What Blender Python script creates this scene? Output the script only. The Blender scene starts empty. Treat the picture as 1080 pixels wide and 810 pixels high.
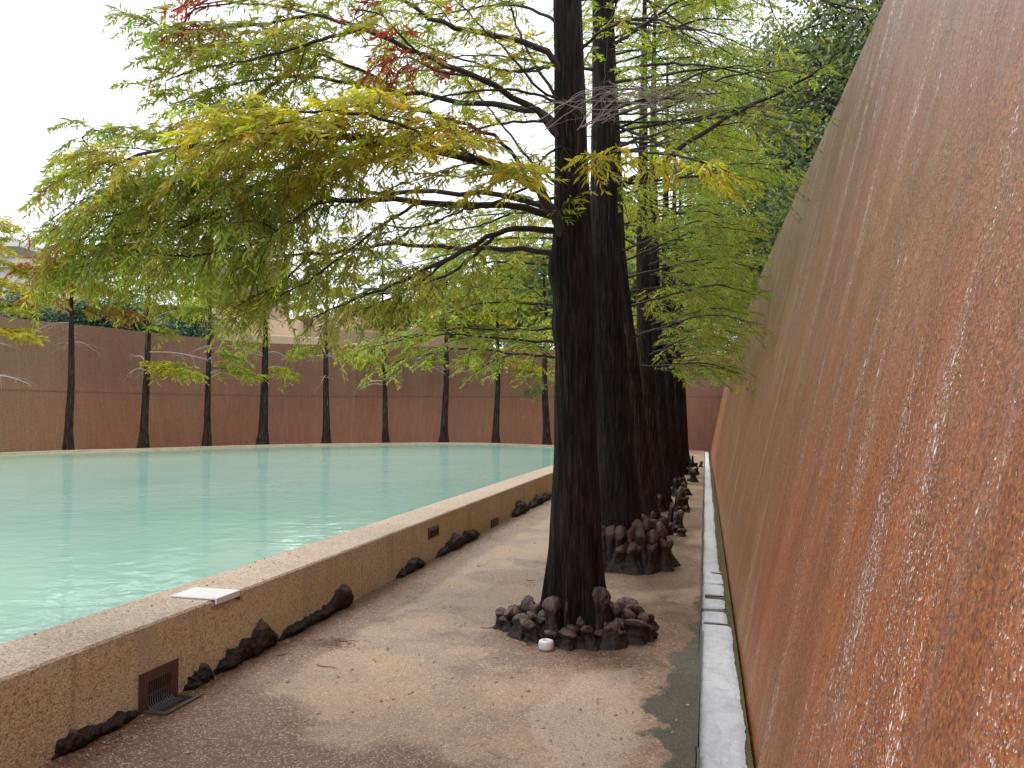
import bpy, math, random
import numpy as np
from mathutils import Vector
rad = math.radians
rng = np.random.default_rng(11)
random.seed(5)
S = bpy.context.scene
COL = S.collection

# ------------------------------------------------------------ camera
EYE = np.array([0.0, 0.0, 1.55]); YAW = rad(14.6); PIT = rad(2.5); FPX = 800.0
cam_d = bpy.data.cameras.new('camera'); cam = bpy.data.objects.new('camera', cam_d); COL.objects.link(cam)
cam.location = EYE; cam.rotation_euler = (rad(90) + PIT, 0, YAW)
cam_d.sensor_width = 36; cam_d.lens = FPX / 1080 * 36; cam_d.clip_start = .05; cam_d.clip_end = 3000
S.camera = cam

# ------------------------------------------------------------ sky, sun, exposure
W = bpy.data.worlds.new('World'); S.world = W; W.use_nodes = True
nt = W.node_tree; bg = nt.nodes['Background']
sky = nt.nodes.new('ShaderNodeTexSky'); sky.sky_type = 'NISHITA'; sky.sun_disc = False
SUN_EL, SUN_AZ = rad(58), rad(-35)
sky.sun_elevation = SUN_EL; sky.sun_rotation = SUN_AZ
mx = nt.nodes.new('ShaderNodeMix'); mx.data_type = 'RGBA'
mx.inputs[0].default_value = .86                      # a closed deck of white cloud over the sky
mx.inputs[7].default_value = (8.6, 8.8, 9.1, 1)
nt.links.new(sky.outputs[0], mx.inputs[6]); nt.links.new(mx.outputs[2], bg.inputs[0])
bg.inputs[1].default_value = .12
sd = bpy.data.lights.new('sun', 'SUN'); sd.energy = 1.2; sd.angle = rad(20); sd.color = (1, .97, .92)
so = bpy.data.objects.new('sun', sd); COL.objects.link(so)
so.rotation_euler = (rad(90) - SUN_EL, 0, math.pi - SUN_AZ)
S.view_settings.view_transform = 'Standard'; S.view_settings.look = 'None'
S.view_settings.exposure = .82; S.view_settings.gamma = 1

# ------------------------------------------------------------ helpers
F0 = np.array([-math.sin(YAW), math.cos(YAW), 0]); RT = np.array([math.cos(YAW), math.sin(YAW), 0]); U0 = np.array([0, 0, 1.])
FW = F0 * math.cos(PIT) + U0 * math.sin(PIT); UP = -F0 * math.sin(PIT) + U0 * math.cos(PIT)
def ray(px, py): return FW + RT * (px - 540) / FPX + UP * (405 - py) / FPX
def at(px, py, d): return EYE + ray(px, py) * d                       # a measured point of the photo at its own distance
def onz(px, py, z): r = ray(px, py); return EYE + r * ((z - EYE[2]) / r[2])
def onx(px, py, x): r = ray(px, py); return EYE + r * ((x - EYE[0]) / r[0])
def nrm(v): v = np.asarray(v, float); return v / np.maximum(np.linalg.norm(v, axis=-1, keepdims=True), 1e-9)

def spline(pts, n):
    P = np.array(pts, float); Q = np.vstack([2 * P[0] - P[1], P, 2 * P[-1] - P[-2]]); out = []
    m = len(P) - 1
    for u in np.linspace(0, m, n):
        i = min(int(u), m - 1); t = u - i
        a, b, c, d = Q[i], Q[i + 1], Q[i + 2], Q[i + 3]
        out.append(.5 * (2 * b + (c - a) * t + (2 * a - 5 * b + 4 * c - d) * t * t + (3 * b - a - 3 * c + d) * t ** 3))
    return np.array(out)

def mesh_obj(name, v, f, mat, parent=None, smooth=False, loc=None):
    me = bpy.data.meshes.new(name)
    if isinstance(f, np.ndarray):
        v = np.asarray(v, np.float32); k = f.shape[1]
        me.vertices.add(len(v)); me.vertices.foreach_set('co', v.ravel())
        me.loops.add(f.size); me.loops.foreach_set('vertex_index', f.astype(np.int32).ravel())
        me.polygons.add(len(f)); me.polygons.foreach_set('loop_start', np.arange(0, f.size, k, dtype=np.int32))
        me.update(calc_edges=True); me.validate()
    else:
        me.from_pydata([tuple(map(float, p)) for p in v], [], f); me.update()
    if smooth: me.polygons.foreach_set('use_smooth', [True] * len(me.polygons))
    if mat: me.materials.append(mat)
    o = bpy.data.objects.new(name, me); COL.objects.link(o)
    if parent is not None: o.parent = parent; o.matrix_parent_inverse = inv(parent)
    return o
def inv(p): return p.matrix_basis.inverted()
def tag(o, label, cat, group=None, kind=None):
    o['label'] = label; o['category'] = cat
    if group: o['group'] = group
    if kind: o['kind'] = kind
    return o
def thing(name, label, cat, loc=(0, 0, 0), group=None):
    o = bpy.data.objects.new(name, None); COL.objects.link(o); o.location = [float(q) for q in loc]; o.empty_display_size = .2
    return tag(o, label, cat, group)
def structure(o): o['kind'] = 'structure'; return o

class MB:
    def __init__(s): s.v = []; s.f = []
    def add(s, v, f):
        o = len(s.v); s.v += [tuple(map(float, p)) for p in v]; s.f += [tuple(i + o for i in q) for q in f]
    def box(s, x0, x1, y0, y1, z0, z1):
        s.add([(x0,y0,z0),(x1,y0,z0),(x1,y1,z0),(x0,y1,z0),(x0,y0,z1),(x1,y0,z1),(x1,y1,z1),(x0,y1,z1)],
              [(0,3,2,1),(4,5,6,7),(0,1,5,4),(1,2,6,5),(2,3,7,6),(3,0,4,7)])
    def build(s, name, mat, parent=None, smooth=False): return mesh_obj(name, s.v, s.f, mat, parent, smooth)
def bevel(o, w, n=2):
    m = o.modifiers.new('bevel', 'BEVEL'); m.width = w; m.segments = n; m.limit_method = 'ANGLE'; return o

def tubes(paths, radii, m):
    """(N,K,3) centre lines and (N,K) radii -> verts, quads"""
    N, K, _ = paths.shape
    T = nrm(np.gradient(paths, axis=1)); ref = np.where(np.abs(T[:, :1, 2:3]) > .9, np.array([1., 0, 0]), np.array([0, 0, 1.]))
    ref = np.broadcast_to(ref, T.shape); A = nrm(np.cross(T, ref)); B = np.cross(T, A)
    th = np.arange(m) * 2 * math.pi / m
    V = paths[:, :, None] + radii[:, :, None, None] * (A[:, :, None] * np.cos(th)[:, None] + B[:, :, None] * np.sin(th)[:, None])
    idx = np.arange(N * K * m).reshape(N, K, m)
    a = idx[:, :-1]; b = np.roll(a, -1, 2); d = idx[:, 1:]; c = np.roll(d, -1, 2)
    return V.reshape(-1, 3), np.stack([a, b, c, d], -1).reshape(-1, 4)
def join(parts):
    vs, fs, o = [], [], 0
    for v, f in parts: vs.append(v); fs.append(f + o); o += len(v)
    return np.vstack(vs), np.vstack(fs)

# ------------------------------------------------------------ materials
def mat(name):
    m = bpy.data.materials.new(name); m.use_nodes = True; t = m.node_tree
    return m, t, t.nodes['Principled BSDF'], t.nodes['Material Output']
def N(t, kind, **kw):
    n = t.nodes.new('ShaderNode' + kind)
    for k, v in kw.items():
        if k in n.bl_rna.properties: setattr(n, k, v)
        else: n.inputs[k.replace('_', ' ')].default_value = v
    return n
def L(t, a, b): t.links.new(a, b)
def ramp(t, src, stops, mode='LINEAR'):
    r = t.nodes.new('ShaderNodeValToRGB'); r.color_ramp.interpolation = mode
    e = r.color_ramp.elements
    while len(e) < len(stops): e.new(.5)
    for i, (p, c) in enumerate(stops):
        e[i].position = p; e[i].color = (c, c, c, 1) if isinstance(c, (int, float)) else (*c, 1)
    if src is not None: L(t, src, r.inputs[0])
    return r.outputs[0]
def mixc(t, fac, a, b, blend='MIX'):
    n = t.nodes.new('ShaderNodeMix'); n.data_type = 'RGBA'; n.blend_type = blend
    for s, v in ((n.inputs[0], fac), (n.inputs[6], a), (n.inputs[7], b)):
        if isinstance(v, bpy.types.NodeSocket): L(t, v, s)
        elif isinstance(v, (int, float)): s.default_value = v
        else: s.default_value = (*v, 1) if len(v) == 3 else v
    return n.outputs[2]
def math_(t, op, a, b=0.0, clamp=False):
    n = t.nodes.new('ShaderNodeMath'); n.operation = op; n.use_clamp = clamp
    for s, v in ((n.inputs[0], a), (n.inputs[1], b)):
        if isinstance(v, bpy.types.NodeSocket): L(t, v, s)
        else: s.default_value = v
    return n.outputs[0]
def coords(t, out='Object', scale=(1, 1, 1), loc=(0, 0, 0)):
    c = t.nodes.new('ShaderNodeTexCoord'); m = t.nodes.new('ShaderNodeMapping')
    m.inputs['Scale'].default_value = scale; m.inputs['Location'].default_value = loc
    L(t, c.outputs[out], m.inputs[0]); return m.outputs[0]
def noise(t, vec, scale, detail=4, rough=.55, dist=0.0):
    n = N(t, 'TexNoise'); n.inputs['Scale'].default_value = scale; n.inputs['Detail'].default_value = detail
    n.inputs['Roughness'].default_value = rough; n.inputs['Distortion'].default_value = dist
    L(t, vec, n.inputs['Vector']); return n.outputs['Fac']
def voro(t, vec, scale, out='Distance', feature='F1', rnd=1.0):
    n = N(t, 'TexVoronoi'); n.feature = feature; n.inputs['Scale'].default_value = scale; n.inputs['Randomness'].default_value = rnd
    L(t, vec, n.inputs['Vector']); return n.outputs[out]
def bump(t, h, strength, dist, prev=None):
    b = N(t, 'Bump'); b.inputs['Strength'].default_value = strength; b.inputs['Distance'].default_value = dist
    L(t, h, b.inputs['Height'])
    if prev is not None: L(t, prev, b.inputs['Normal'])
    return b.outputs[0]

def simple(name, col, rough=.7, metal=0, var=.25, scale=20, bmp=.2):
    m, t, p, o = mat(name); v = coords(t)
    n = noise(t, v, scale, 6)
    L(t, mixc(t, n, tuple(c * (1 - var) for c in col), tuple(min(1, c * (1 + var)) for c in col)), p.inputs['Base Color'])
    p.inputs['Roughness'].default_value = rough; p.inputs['Metallic'].default_value = metal
    if bmp: L(t, bump(t, noise(t, v, scale * 3, 5), bmp, .01), p.inputs['Normal'])
    return m

def leaf_material(name, trans=.45, gloss=.25):
    m, t, p, o = mat(name); t.nodes.remove(p)
    a = N(t, 'Attribute'); a.attribute_name = 'leaf_colour'
    d = N(t, 'BsdfDiffuse'); tr = N(t, 'BsdfTranslucent'); mxs = N(t, 'MixShader'); mxs.inputs[0].default_value = trans
    L(t, a.outputs['Color'], d.inputs[0])
    L(t, mixc(t, 1.0, a.outputs['Color'], (1.0, 1.05, .55), 'MULTIPLY'), tr.inputs[0])
    L(t, d.outputs[0], mxs.inputs[1]); L(t, tr.outputs[0], mxs.inputs[2])
    g = N(t, 'BsdfGlossy'); g.inputs['Roughness'].default_value = .45; g.inputs[0].default_value = (.9, .95, 1, 1)
    m2 = N(t, 'MixShader'); m2.inputs[0].default_value = gloss * .12
    L(t, mxs.outputs[0], m2.inputs[1]); L(t, g.outputs[0], m2.inputs[2]); L(t, m2.outputs[0], o.inputs[0])
    return m

def bark_material(name, dark, light, vs=1.0, sharp=.62):
    m, t, p, o = mat(name)
    v = coords(t, scale=(1, 1, .07)); n1 = noise(t, v, 55 * vs, 6, .65, .6)
    v2 = coords(t, scale=(1, 1, .25)); n2 = noise(t, v2, 14 * vs, 5)
    base = mixc(t, ramp(t, n1, [(.42, 0), (sharp, 1)]), dark, light)
    base = mixc(t, ramp(t, n2, [(.35, 0), (.75, .7)]), base, tuple(c * .45 for c in dark))
    n3 = noise(t, coords(t, scale=(1, 1, .045), loc=(3, 1, 0)), 34 * vs, 4, .6, .3)
    base = mixc(t, ramp(t, n3, [(.64, 0), (.70, .75)]), base, tuple(min(1, c * 2.3) for c in light))
    L(t, base, p.inputs['Base Color']); p.inputs['Roughness'].default_value = .62
    p.inputs['Specular IOR Level'].default_value = .14
    L(t, bump(t, math_(t, 'ADD', n1, n3), 1.0, .03), p.inputs['Normal'])
    return m

def aggregate_wall(name, near):
    """reddish exposed aggregate concrete with water running down it; uv in metres along and up the wall"""
    m, t, p, o = mat(name)
    uv = coords(t, 'UV'); uvs = coords(t, 'UV', scale=(1, .09, 1)); uvl = coords(t, 'UV', scale=(1, .045, 1))
    sx = N(t, 'SeparateXYZ'); L(t, uv, sx.inputs[0])
    if near:
        streak = noise(t, uvs, 2.6, 7, .62, .3); broad = noise(t, uvl, .55, 4, .5, .2); fine = noise(t, uvs, 24, 6, .7)
        big = noise(t, uv, .55, 4)
        red = (.44, .112, .014); mauve = (.225, .076, .046); tan = (.33, .17, .055); dk = (.11, .038, .018)
        lowness = ramp(t, math_(t, 'ADD', math_(t, 'MULTIPLY', sx.outputs[1], .2), math_(t, 'MULTIPLY', big, .55)), [(.50, 1), (.95, 0)])
        c = mixc(t, lowness, mauve, red)
        c = mixc(t, ramp(t, streak, [(.40, 0), (.68, .6)]), c, dk)
        # farther along, the wall turns tan in broad streaks
        far = ramp(t, math_(t, 'ADD', math_(t, 'MULTIPLY', sx.outputs[0], .045), math_(t, 'MULTIPLY', broad, .5)), [(.70, 0), (.90, .75)])
        c = mixc(t, math_(t, 'MULTIPLY', far, ramp(t, streak, [(.3, 1), (.66, .45)])), c, tan)
        c = mixc(t, ramp(t, fine, [(.52, 0), (.8, .3)]), c, (.38, .19, .10))
    else:
        streak = noise(t, uvs, 1.3, 6, .6, .3); broad = noise(t, uvl, .23, 3, .5); fine = noise(t, uvs, 9, 6, .7); big = noise(t, uv, .3, 4)
        red = (.36, .14, .072); mauve = (.26, .12, .083); tan = (.38, .26, .145)
        low = ramp(t, sx.outputs[1], [(0, 1), (1, 0)])
        low = ramp(t, math_(t, 'ADD', math_(t, 'MULTIPLY', sx.outputs[1], .12), math_(t, 'MULTIPLY', big, .35)), [(.36, 1), (.58, 0)])
        c = mixc(t, low, mauve, red)
        left = ramp(t, math_(t, 'ADD', math_(t, 'MULTIPLY', sx.outputs[0], -.05), math_(t, 'ADD', math_(t, 'MULTIPLY', broad, .5), 1.78)), [(.38, 0), (.62, .9)])
        c = mixc(t, ramp(t, streak, [(.50, 0), (.75, .5)]), c, tan); c = mixc(t, ramp(t, broad, [(.46, 0), (.60, .45)]), c, (.33, .17, .10))
        c = mixc(t, left, c, tan)
        c = mixc(t, ramp(t, fine, [(.35, .3), (.6, 0)]), c, (.09, .045, .035))
        # thin pale runs of lime
        thin = noise(t, coords(t, 'UV', scale=(1, .02, 1), loc=(3, 0, 0)), 5.5, 3)
        c = mixc(t, ramp(t, thin, [(.70, 0), (.76, .4)]), c, (.5, .40, .32))
    # formwork joint half way up
    j = math_(t, 'ABSOLUTE', math_(t, 'SUBTRACT', sx.outputs[1], math_(t, 'ADD', 2.33 if near else 2.5, math_(t, 'MULTIPLY', noise(t, uv, 3, 3), .05))))
    jm = ramp(t, j, [(.0, 1), (.018 if near else .05, 0)])
    c = mixc(t, math_(t, 'MULTIPLY', jm, .55), c, (.06, .03, .02))
    uvd = coords(t, 'UV', scale=(1, .8, 1)); grit = voro(t, uvd, 130 if near else 50); grit2 = noise(t, uv, 150 if near else 60, 5, .8)
    chips = voro(t, uvd, 130 if near else 50, 'Color')
    cs = N(t, 'SeparateColor'); L(t, chips, cs.inputs[0])
    c = mixc(t, ramp(t, cs.outputs[0], [(.0, .75 if near else .35), (.5, 0)]), c, (.06, .020, .009))
    c = mixc(t, ramp(t, cs.outputs[1], [(.60, 0), (1, .6 if near else .3)]), c, (.56, .22, .06) if near else (.36, .2, .14))
    g3 = noise(t, uv, 66 if near else 16, 6, .78); c = mixc(t, ramp(t, g3, [(.38, .6 if near else .25), (.52, 0)]), c, (.055, .018, .008)); c = mixc(t, ramp(t, g3, [(.55, 0), (.72, .3 if near else .15)]), c, (.48, .20, .07))
    pit = ramp(t, grit2, [(.28, .9 if near else .4), (.42, 0)]); c = mixc(t, pit, c, (.045, .02, .012))
    h = math_(t, 'SUBTRACT', math_(t, 'MULTIPLY', grit2, .9), math_(t, 'MULTIPLY', grit, .25))
    if near:
        # white drops and foam on the running water, its sparkle painted in as specks
        s2 = ramp(t, noise(t, coords(t, 'UV', scale=(1, .16, 1), loc=(4, 2, 0)), 3.6, 7, .7, .5), [(.42, 0), (.66, 1)])
        def specks(scale, sy, r0, loc):
            vv = coords(t, 'UV', scale=(1, sy, 1), loc=loc); w = N(t, 'TexNoise'); w.inputs['Scale'].default_value = scale * 1.6; L(t, vv, w.inputs['Vector'])
            vm = N(t, 'VectorMath'); vm.operation = 'SCALE'; L(t, w.outputs['Color'], vm.inputs[0]); vm.inputs['Scale'].default_value = .9 / scale
            va = N(t, 'VectorMath'); va.operation = 'ADD'; L(t, vv, va.inputs[0]); L(t, vm.outputs[0], va.inputs[1])
            dd = voro(t, va.outputs[0], scale); k = N(t, 'SeparateColor'); L(t, voro(t, va.outputs[0], scale, 'Color'), k.inputs[0])
            pick = ramp(t, math_(t, 'ADD', k.outputs[2], math_(t, 'MULTIPLY', s2, .50)), [(.91, 0), (1.02, 1)])
            return math_(t, 'MULTIPLY', pick, ramp(t, dd, [(r0, 1), (r0 + .14, 0)]))
        foam = math_(t, 'MAXIMUM', specks(85, .7, .24, (0, 0, 0)), math_(t, 'MULTIPLY', specks(38, .38, .17, (5, 3, 0)), .95), True)
        foam = math_(t, 'MAXIMUM', foam, math_(t, 'MULTIPLY', specks(170, .8, .3, (2, 7, 0)), .6))
        veil = ramp(t, noise(t, coords(t, 'UV', scale=(1, .12, 1), loc=(8, 1, 0)), 7, 8, .8), [(.48, 0), (.74, .28)])
        c = mixc(t, veil, c, (.44, .31, .30))
        c = mixc(t, foam, c, (.88, .86, .88))
        h = math_(t, 'ADD', h, math_(t, 'MULTIPLY', foam, .4))
        L(t, ramp(t, fine, [(.3, .26), (.7, .6)]), p.inputs['Roughness'])
        p.inputs['Specular IOR Level'].default_value = .5
        nb = bump(t, math_(t, 'ADD', h, math_(t, 'MULTIPLY', g3, 1.6)), .55, .012)
        L(t, bump(t, streak, .25, .05, nb), p.inputs['Normal'])
    else:
        p.inputs['Roughness'].default_value = .6
        L(t, bump(t, h, .35, .02), p.inputs['Normal'])
    L(t, c, p.inputs['Base Color'])
    return m

def aggregate_stone(name, pale, warm, face):
    m, t, p, o = mat(name); v = coords(t)
    cell = voro(t, v, 105); colr = voro(t, v, 105, 'Color'); cs = N(t, 'SeparateColor'); L(t, colr, cs.inputs[0])
    n = noise(t, v, 2.2, 6); g = noise(t, v, 120, 5, .7)
    c = mixc(t, ramp(t, n, [(.35, 0), (.65, 1)]), warm, pale)
    c = mixc(t, ramp(t, cs.outputs[0], [(0, .75), (.4, 0)]), c, tuple(q * .4 for q in warm))
    c = mixc(t, ramp(t, cs.outputs[1], [(.6, 0), (1, .6)]), c, (.70, .58, .43))
    g4 = noise(t, v, 45, 6, .8)
    c = mixc(t, ramp(t, g4, [(.34, .75 if face else .4), (.47, 0)]), c, (.10, .055, .03))
    c = mixc(t, ramp(t, g, [(.32, .85), (.44, 0)]), c, (.06, .035, .022))
    if face:
        st = noise(t, coords(t, scale=(1, 1, .06)), 5, 5, .6, .2); c = mixc(t, ramp(t, st, [(.54, 0), (.72, .5)]), c, (.26, .15, .075))
        st2 = noise(t, coords(t, scale=(1, 1, .05), loc=(5, 5, 0)), 3.1, 4); c = mixc(t, ramp(t, st2, [(.56, 0), (.7, .6)]), c, (.42, .33, .23))
    L(t, c, p.inputs['Base Color']); p.inputs['Roughness'].default_value = .75
    h = math_(t, 'ADD', math_(t, 'SUBTRACT', g, cell), math_(t, 'MULTIPLY', g4, 1.5)); L(t, bump(t, h, .7 if face else .4, .010), p.inputs['Normal'])
    return m

def path_material():
    m, t, p, o = mat('path_aggregate'); v = coords(t)
    s = N(t, 'SeparateXYZ'); L(t, v, s.inputs[0]); X, Y = s.outputs[0], s.outputs[1]
    big = noise(t, v, .9, 6, .6, .3); med = noise(t, v, 3.2, 7, .62); g = noise(t, v, 110, 5, .7)
    cell = voro(t, v, 120); colr = voro(t, v, 120, 'Color'); cs = N(t, 'SeparateColor'); L(t, colr, cs.inputs[0])
    fn = noise(t, v, 14, 6, .7); wetn = math_(t, 'ADD', math_(t, 'ADD', math_(t, 'MULTIPLY', big, .5), math_(t, 'MULTIPLY', med, .35)), math_(t, 'MULTIPLY', fn, .15))
    def blob(cx, cy, rx, ry, soft=.7):
        dx = math_(t, 'DIVIDE', math_(t, 'SUBTRACT', X, cx), rx); dy = math_(t, 'DIVIDE', math_(t, 'SUBTRACT', Y, cy), ry)
        d = math_(t, 'SQRT', math_(t, 'ADD', math_(t, 'MULTIPLY', dx, dx), math_(t, 'MULTIPLY', dy, dy)))
        return math_(t, 'ADD', d, math_(t, 'MULTIPLY', math_(t, 'SUBTRACT', wetn, .5), 2.2 * soft))
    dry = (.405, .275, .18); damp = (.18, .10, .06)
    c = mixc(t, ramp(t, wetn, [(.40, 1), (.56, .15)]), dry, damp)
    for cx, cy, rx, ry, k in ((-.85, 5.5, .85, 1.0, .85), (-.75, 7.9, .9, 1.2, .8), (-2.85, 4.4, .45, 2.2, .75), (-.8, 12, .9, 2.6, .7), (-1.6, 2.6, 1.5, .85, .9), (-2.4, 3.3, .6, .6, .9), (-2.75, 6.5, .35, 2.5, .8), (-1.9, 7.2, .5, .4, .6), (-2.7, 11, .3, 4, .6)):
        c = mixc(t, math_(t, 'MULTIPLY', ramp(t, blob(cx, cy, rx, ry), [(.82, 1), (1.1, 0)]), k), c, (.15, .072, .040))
    c = mixc(t, math_(t, 'MULTIPLY', ramp(t, blob(-.62, 4.0, .30, .9, 1.5), [(.80, 1), (1.0, 0)]), .6), c, (.50, .37, .28))
    # green-black film where the gutter runs over
    gr = math_(t, 'ADD', math_(t, 'ADD', X, math_(t, 'MULTIPLY', math_(t, 'ABSOLUTE', math_(t, 'SUBTRACT', Y, 4.3)), -.10)), math_(t, 'ADD', math_(t, 'MULTIPLY', med, .56), math_(t, 'MULTIPLY', fn, .06)))
    gr = math_(t, 'ADD', gr, .045); wet = ramp(t, gr, [(.02, 0), (.055, 1)])
    c = mixc(t, wet, c, mixc(t, med, (.045, .046, .032), (.10, .095, .07)))
    c = mixc(t, ramp(t, cs.outputs[0], [(0, .55), (.4, 0)]), c, mixc(t, .55, c, (.03, .02, .012)))
    c = mixc(t, math_(t, 'MULTIPLY', ramp(t, cs.outputs[1], [(.68, 0), (1, .55)]), math_(t, 'SUBTRACT', 1, math_(t, 'MULTIPLY', wet, .8))), c, (.60, .47, .35))
    g4 = noise(t, v, 38, 6, .8); c = mixc(t, ramp(t, g4, [(.33, .6), (.46, 0)]), c, (.10, .055, .033))
    c = mixc(t, ramp(t, g, [(.32, .8), (.44, 0)]), c, (.06, .035, .022))
    # expansion joints across the walk
    jy = math_(t, 'ABSOLUTE', math_(t, 'SUBTRACT', math_(t, 'MODULO', math_(t, 'ADD', Y, 11.9), 2.6), 1.3))
    c = mixc(t, ramp(t, jy, [(.0, .55), (.012, 0)]), c, (.08, .05, .035))
    L(t, c, p.inputs['Base Color'])
    rg = math_(t, 'SUBTRACT', ramp(t, wetn, [(.42, .30), (.60, .8)]), math_(t, 'MULTIPLY', wet, .12))
    L(t, rg, p.inputs['Roughness'])
    L(t, bump(t, math_(t, 'ADD', math_(t, 'SUBTRACT', g, cell), g4), .5, .008, bump(t, med, .12, .05)), p.inputs['Normal'])
    return m

def water_material():
    m, t, p, o = mat('pool_water'); t.nodes.remove(p)
    v = coords(t); big = noise(t, v, .18, 3)
    c = mixc(t, ramp(t, big, [(.35, 0), (.65, 1)]), (.255, .43, .37), (.34, .50, .43))
    s = N(t, 'SeparateXYZ'); L(t, v, s.inputs[0])
    c = mixc(t, ramp(t, math_(t, 'ADD', math_(t, 'MULTIPLY', s.outputs[0], -.04), math_(t, 'MULTIPLY', s.outputs[1], .012)), [(.55, 0), (1.05, .6)]), c, (.42, .50, .32))  # tan-green reflection of the far wall painted into the water colour
    d = N(t, 'BsdfDiffuse'); L(t, c, d.inputs[0])
    g = N(t, 'BsdfGlossy'); g.inputs['Roughness'].default_value = .06; g.inputs[0].default_value = (.80, 1, .94, 1)
    w1 = noise(t, coords(t, scale=(1, 1, 1)), 2.6, 3, .5, .8); w2 = noise(t, coords(t, scale=(.45, 1, 1)), 7.0, 2, .5, .4)
    h = math_(t, 'ADD', math_(t, 'MULTIPLY', w1, .7), math_(t, 'MULTIPLY', w2, .3))
    b = bump(t, h, .30, .035); L(t, b, g.inputs['Normal'])
    fr = N(t, 'Fresnel'); fr.inputs[0].default_value = 1.33; L(t, b, fr.inputs['Normal'])
    mx = N(t, 'MixShader'); L(t, math_(t, 'MULTIPLY', math_(t, 'MINIMUM', fr.outputs[0], .6), .95), mx.inputs[0])
    L(t, d.outputs[0], mx.inputs[1]); L(t, g.outputs[0], mx.inputs[2]); L(t, mx.outputs[0], o.inputs[0])
    return m

M = {}
M['leaf'] = leaf_material('cypress_leaf', .6); M['broad'] = leaf_material('broad_leaf', .3, .5)
M['bark'] = bark_material('wet_dark_bark', (.004, .003, .003), (.042, .026, .022))
M['bark_red'] = bark_material('shaggy_red_brown_bark', (.008, .005, .005), (.070, .046, .038))
M['bark_far'] = bark_material('thin_tree_bark', (.014, .009, .008), (.13, .095, .075), .8, .68)
M['limb'] = simple('limb_bark', (.030, .019, .017), .7, var=.5, scale=30)
M['limb_grey'] = simple('dead_grey_twig', (.22, .18, .165), .8, var=.3); M['limb_pale'] = simple('pale_dead_twig', (.48, .42, .38), .8, var=.2)
M['wall_near'] = aggregate_wall('running_water_wall', True)
M['wall_far'] = aggregate_wall('curved_wall_aggregate', False)
M['rim_top'] = aggregate_stone('rim_top_aggregate', (.45, .345, .265), (.38, .27, .19), False)
M['rim_face'] = aggregate_stone('rim_face_aggregate', (.70, .53, .33), (.63, .44, .25), True)
M['path'] = path_material(); M['water'] = water_material()
M['metal'] = simple('dull_edge_steel', (.16, .15, .14), .45, .7)
M['dark'] = simple('dark_void', (.012, .011, .01), .8)
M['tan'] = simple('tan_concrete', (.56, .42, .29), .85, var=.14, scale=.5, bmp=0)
M['tan2'] = simple('shaded_brown_concrete', (.36, .23, .16), .85, var=.15, scale=.5, bmp=0)  # terrace shade put into the colour; on the brick block its own brown
M['grey_block'] = simple('pale_grey_concrete', (.72, .70, .69), .8, var=.05, scale=.4, bmp=0)
M['window'] = simple('dark_window_glass', (.10, .12, .13), .15, var=.2, scale=.4, bmp=0)
M['soil'] = simple('earth', (.10, .09, .05), .9, var=.4, scale=.6)
M['white_plastic'] = simple('white_plastic', (.62, .61, .58), .35, var=.05, bmp=.03)
M['brown_metal'] = simple('brown_painted_metal', (.10, .048, .036), .5, .3, var=.3)
M['brass'] = simple('tarnished_brass_frame', (.13, .10, .06), .5, .5)
M['grey_metal'] = simple('grey_lamp_metal', (.10, .10, .105), .45, .5)
M['stone'] = simple('loose_pebble', (.36, .26, .19), .8, var=.5, scale=9)

def knee_material():
    m, t, p, o = mat('cypress_knee_bark'); v = coords(t); n = noise(t, v, 16, 6); n2 = noise(t, coords(t, scale=(1, 1, .4)), 45, 6, .7)
    g = coords(t, 'Generated'); s = N(t, 'SeparateXYZ'); L(t, g, s.inputs[0])
    worn_lit = ramp(t, math_(t, 'ADD', s.outputs[2], math_(t, 'MULTIPLY', n, .5)), [(.98, 0), (1.25, 1)])  # worn paler tops, with their pinkish highlights put into the colour
    c = mixc(t, n2, (.006, .004, .0035), (.038, .023, .020)); c = mixc(t, worn_lit, c, (.085, .052, .045))
    L(t, c, p.inputs['Base Color']); p.inputs['Roughness'].default_value = .5; p.inputs['Specular IOR Level'].default_value = .25
    L(t, bump(t, n2, .6, .012), p.inputs['Normal']); return m
M['knee'] = knee_material()

# ============================================================ THE SETTING
def sheet(name, pts, z, m):
    me = mesh_obj(name, [(x, y, z) for x, y in pts], [tuple(range(len(pts)))], m); return me
g = sheet('ground', [(-900, -900), (900, -900), (900, 900), (-900, 900)], -.30, M['soil']); structure(g)

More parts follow.
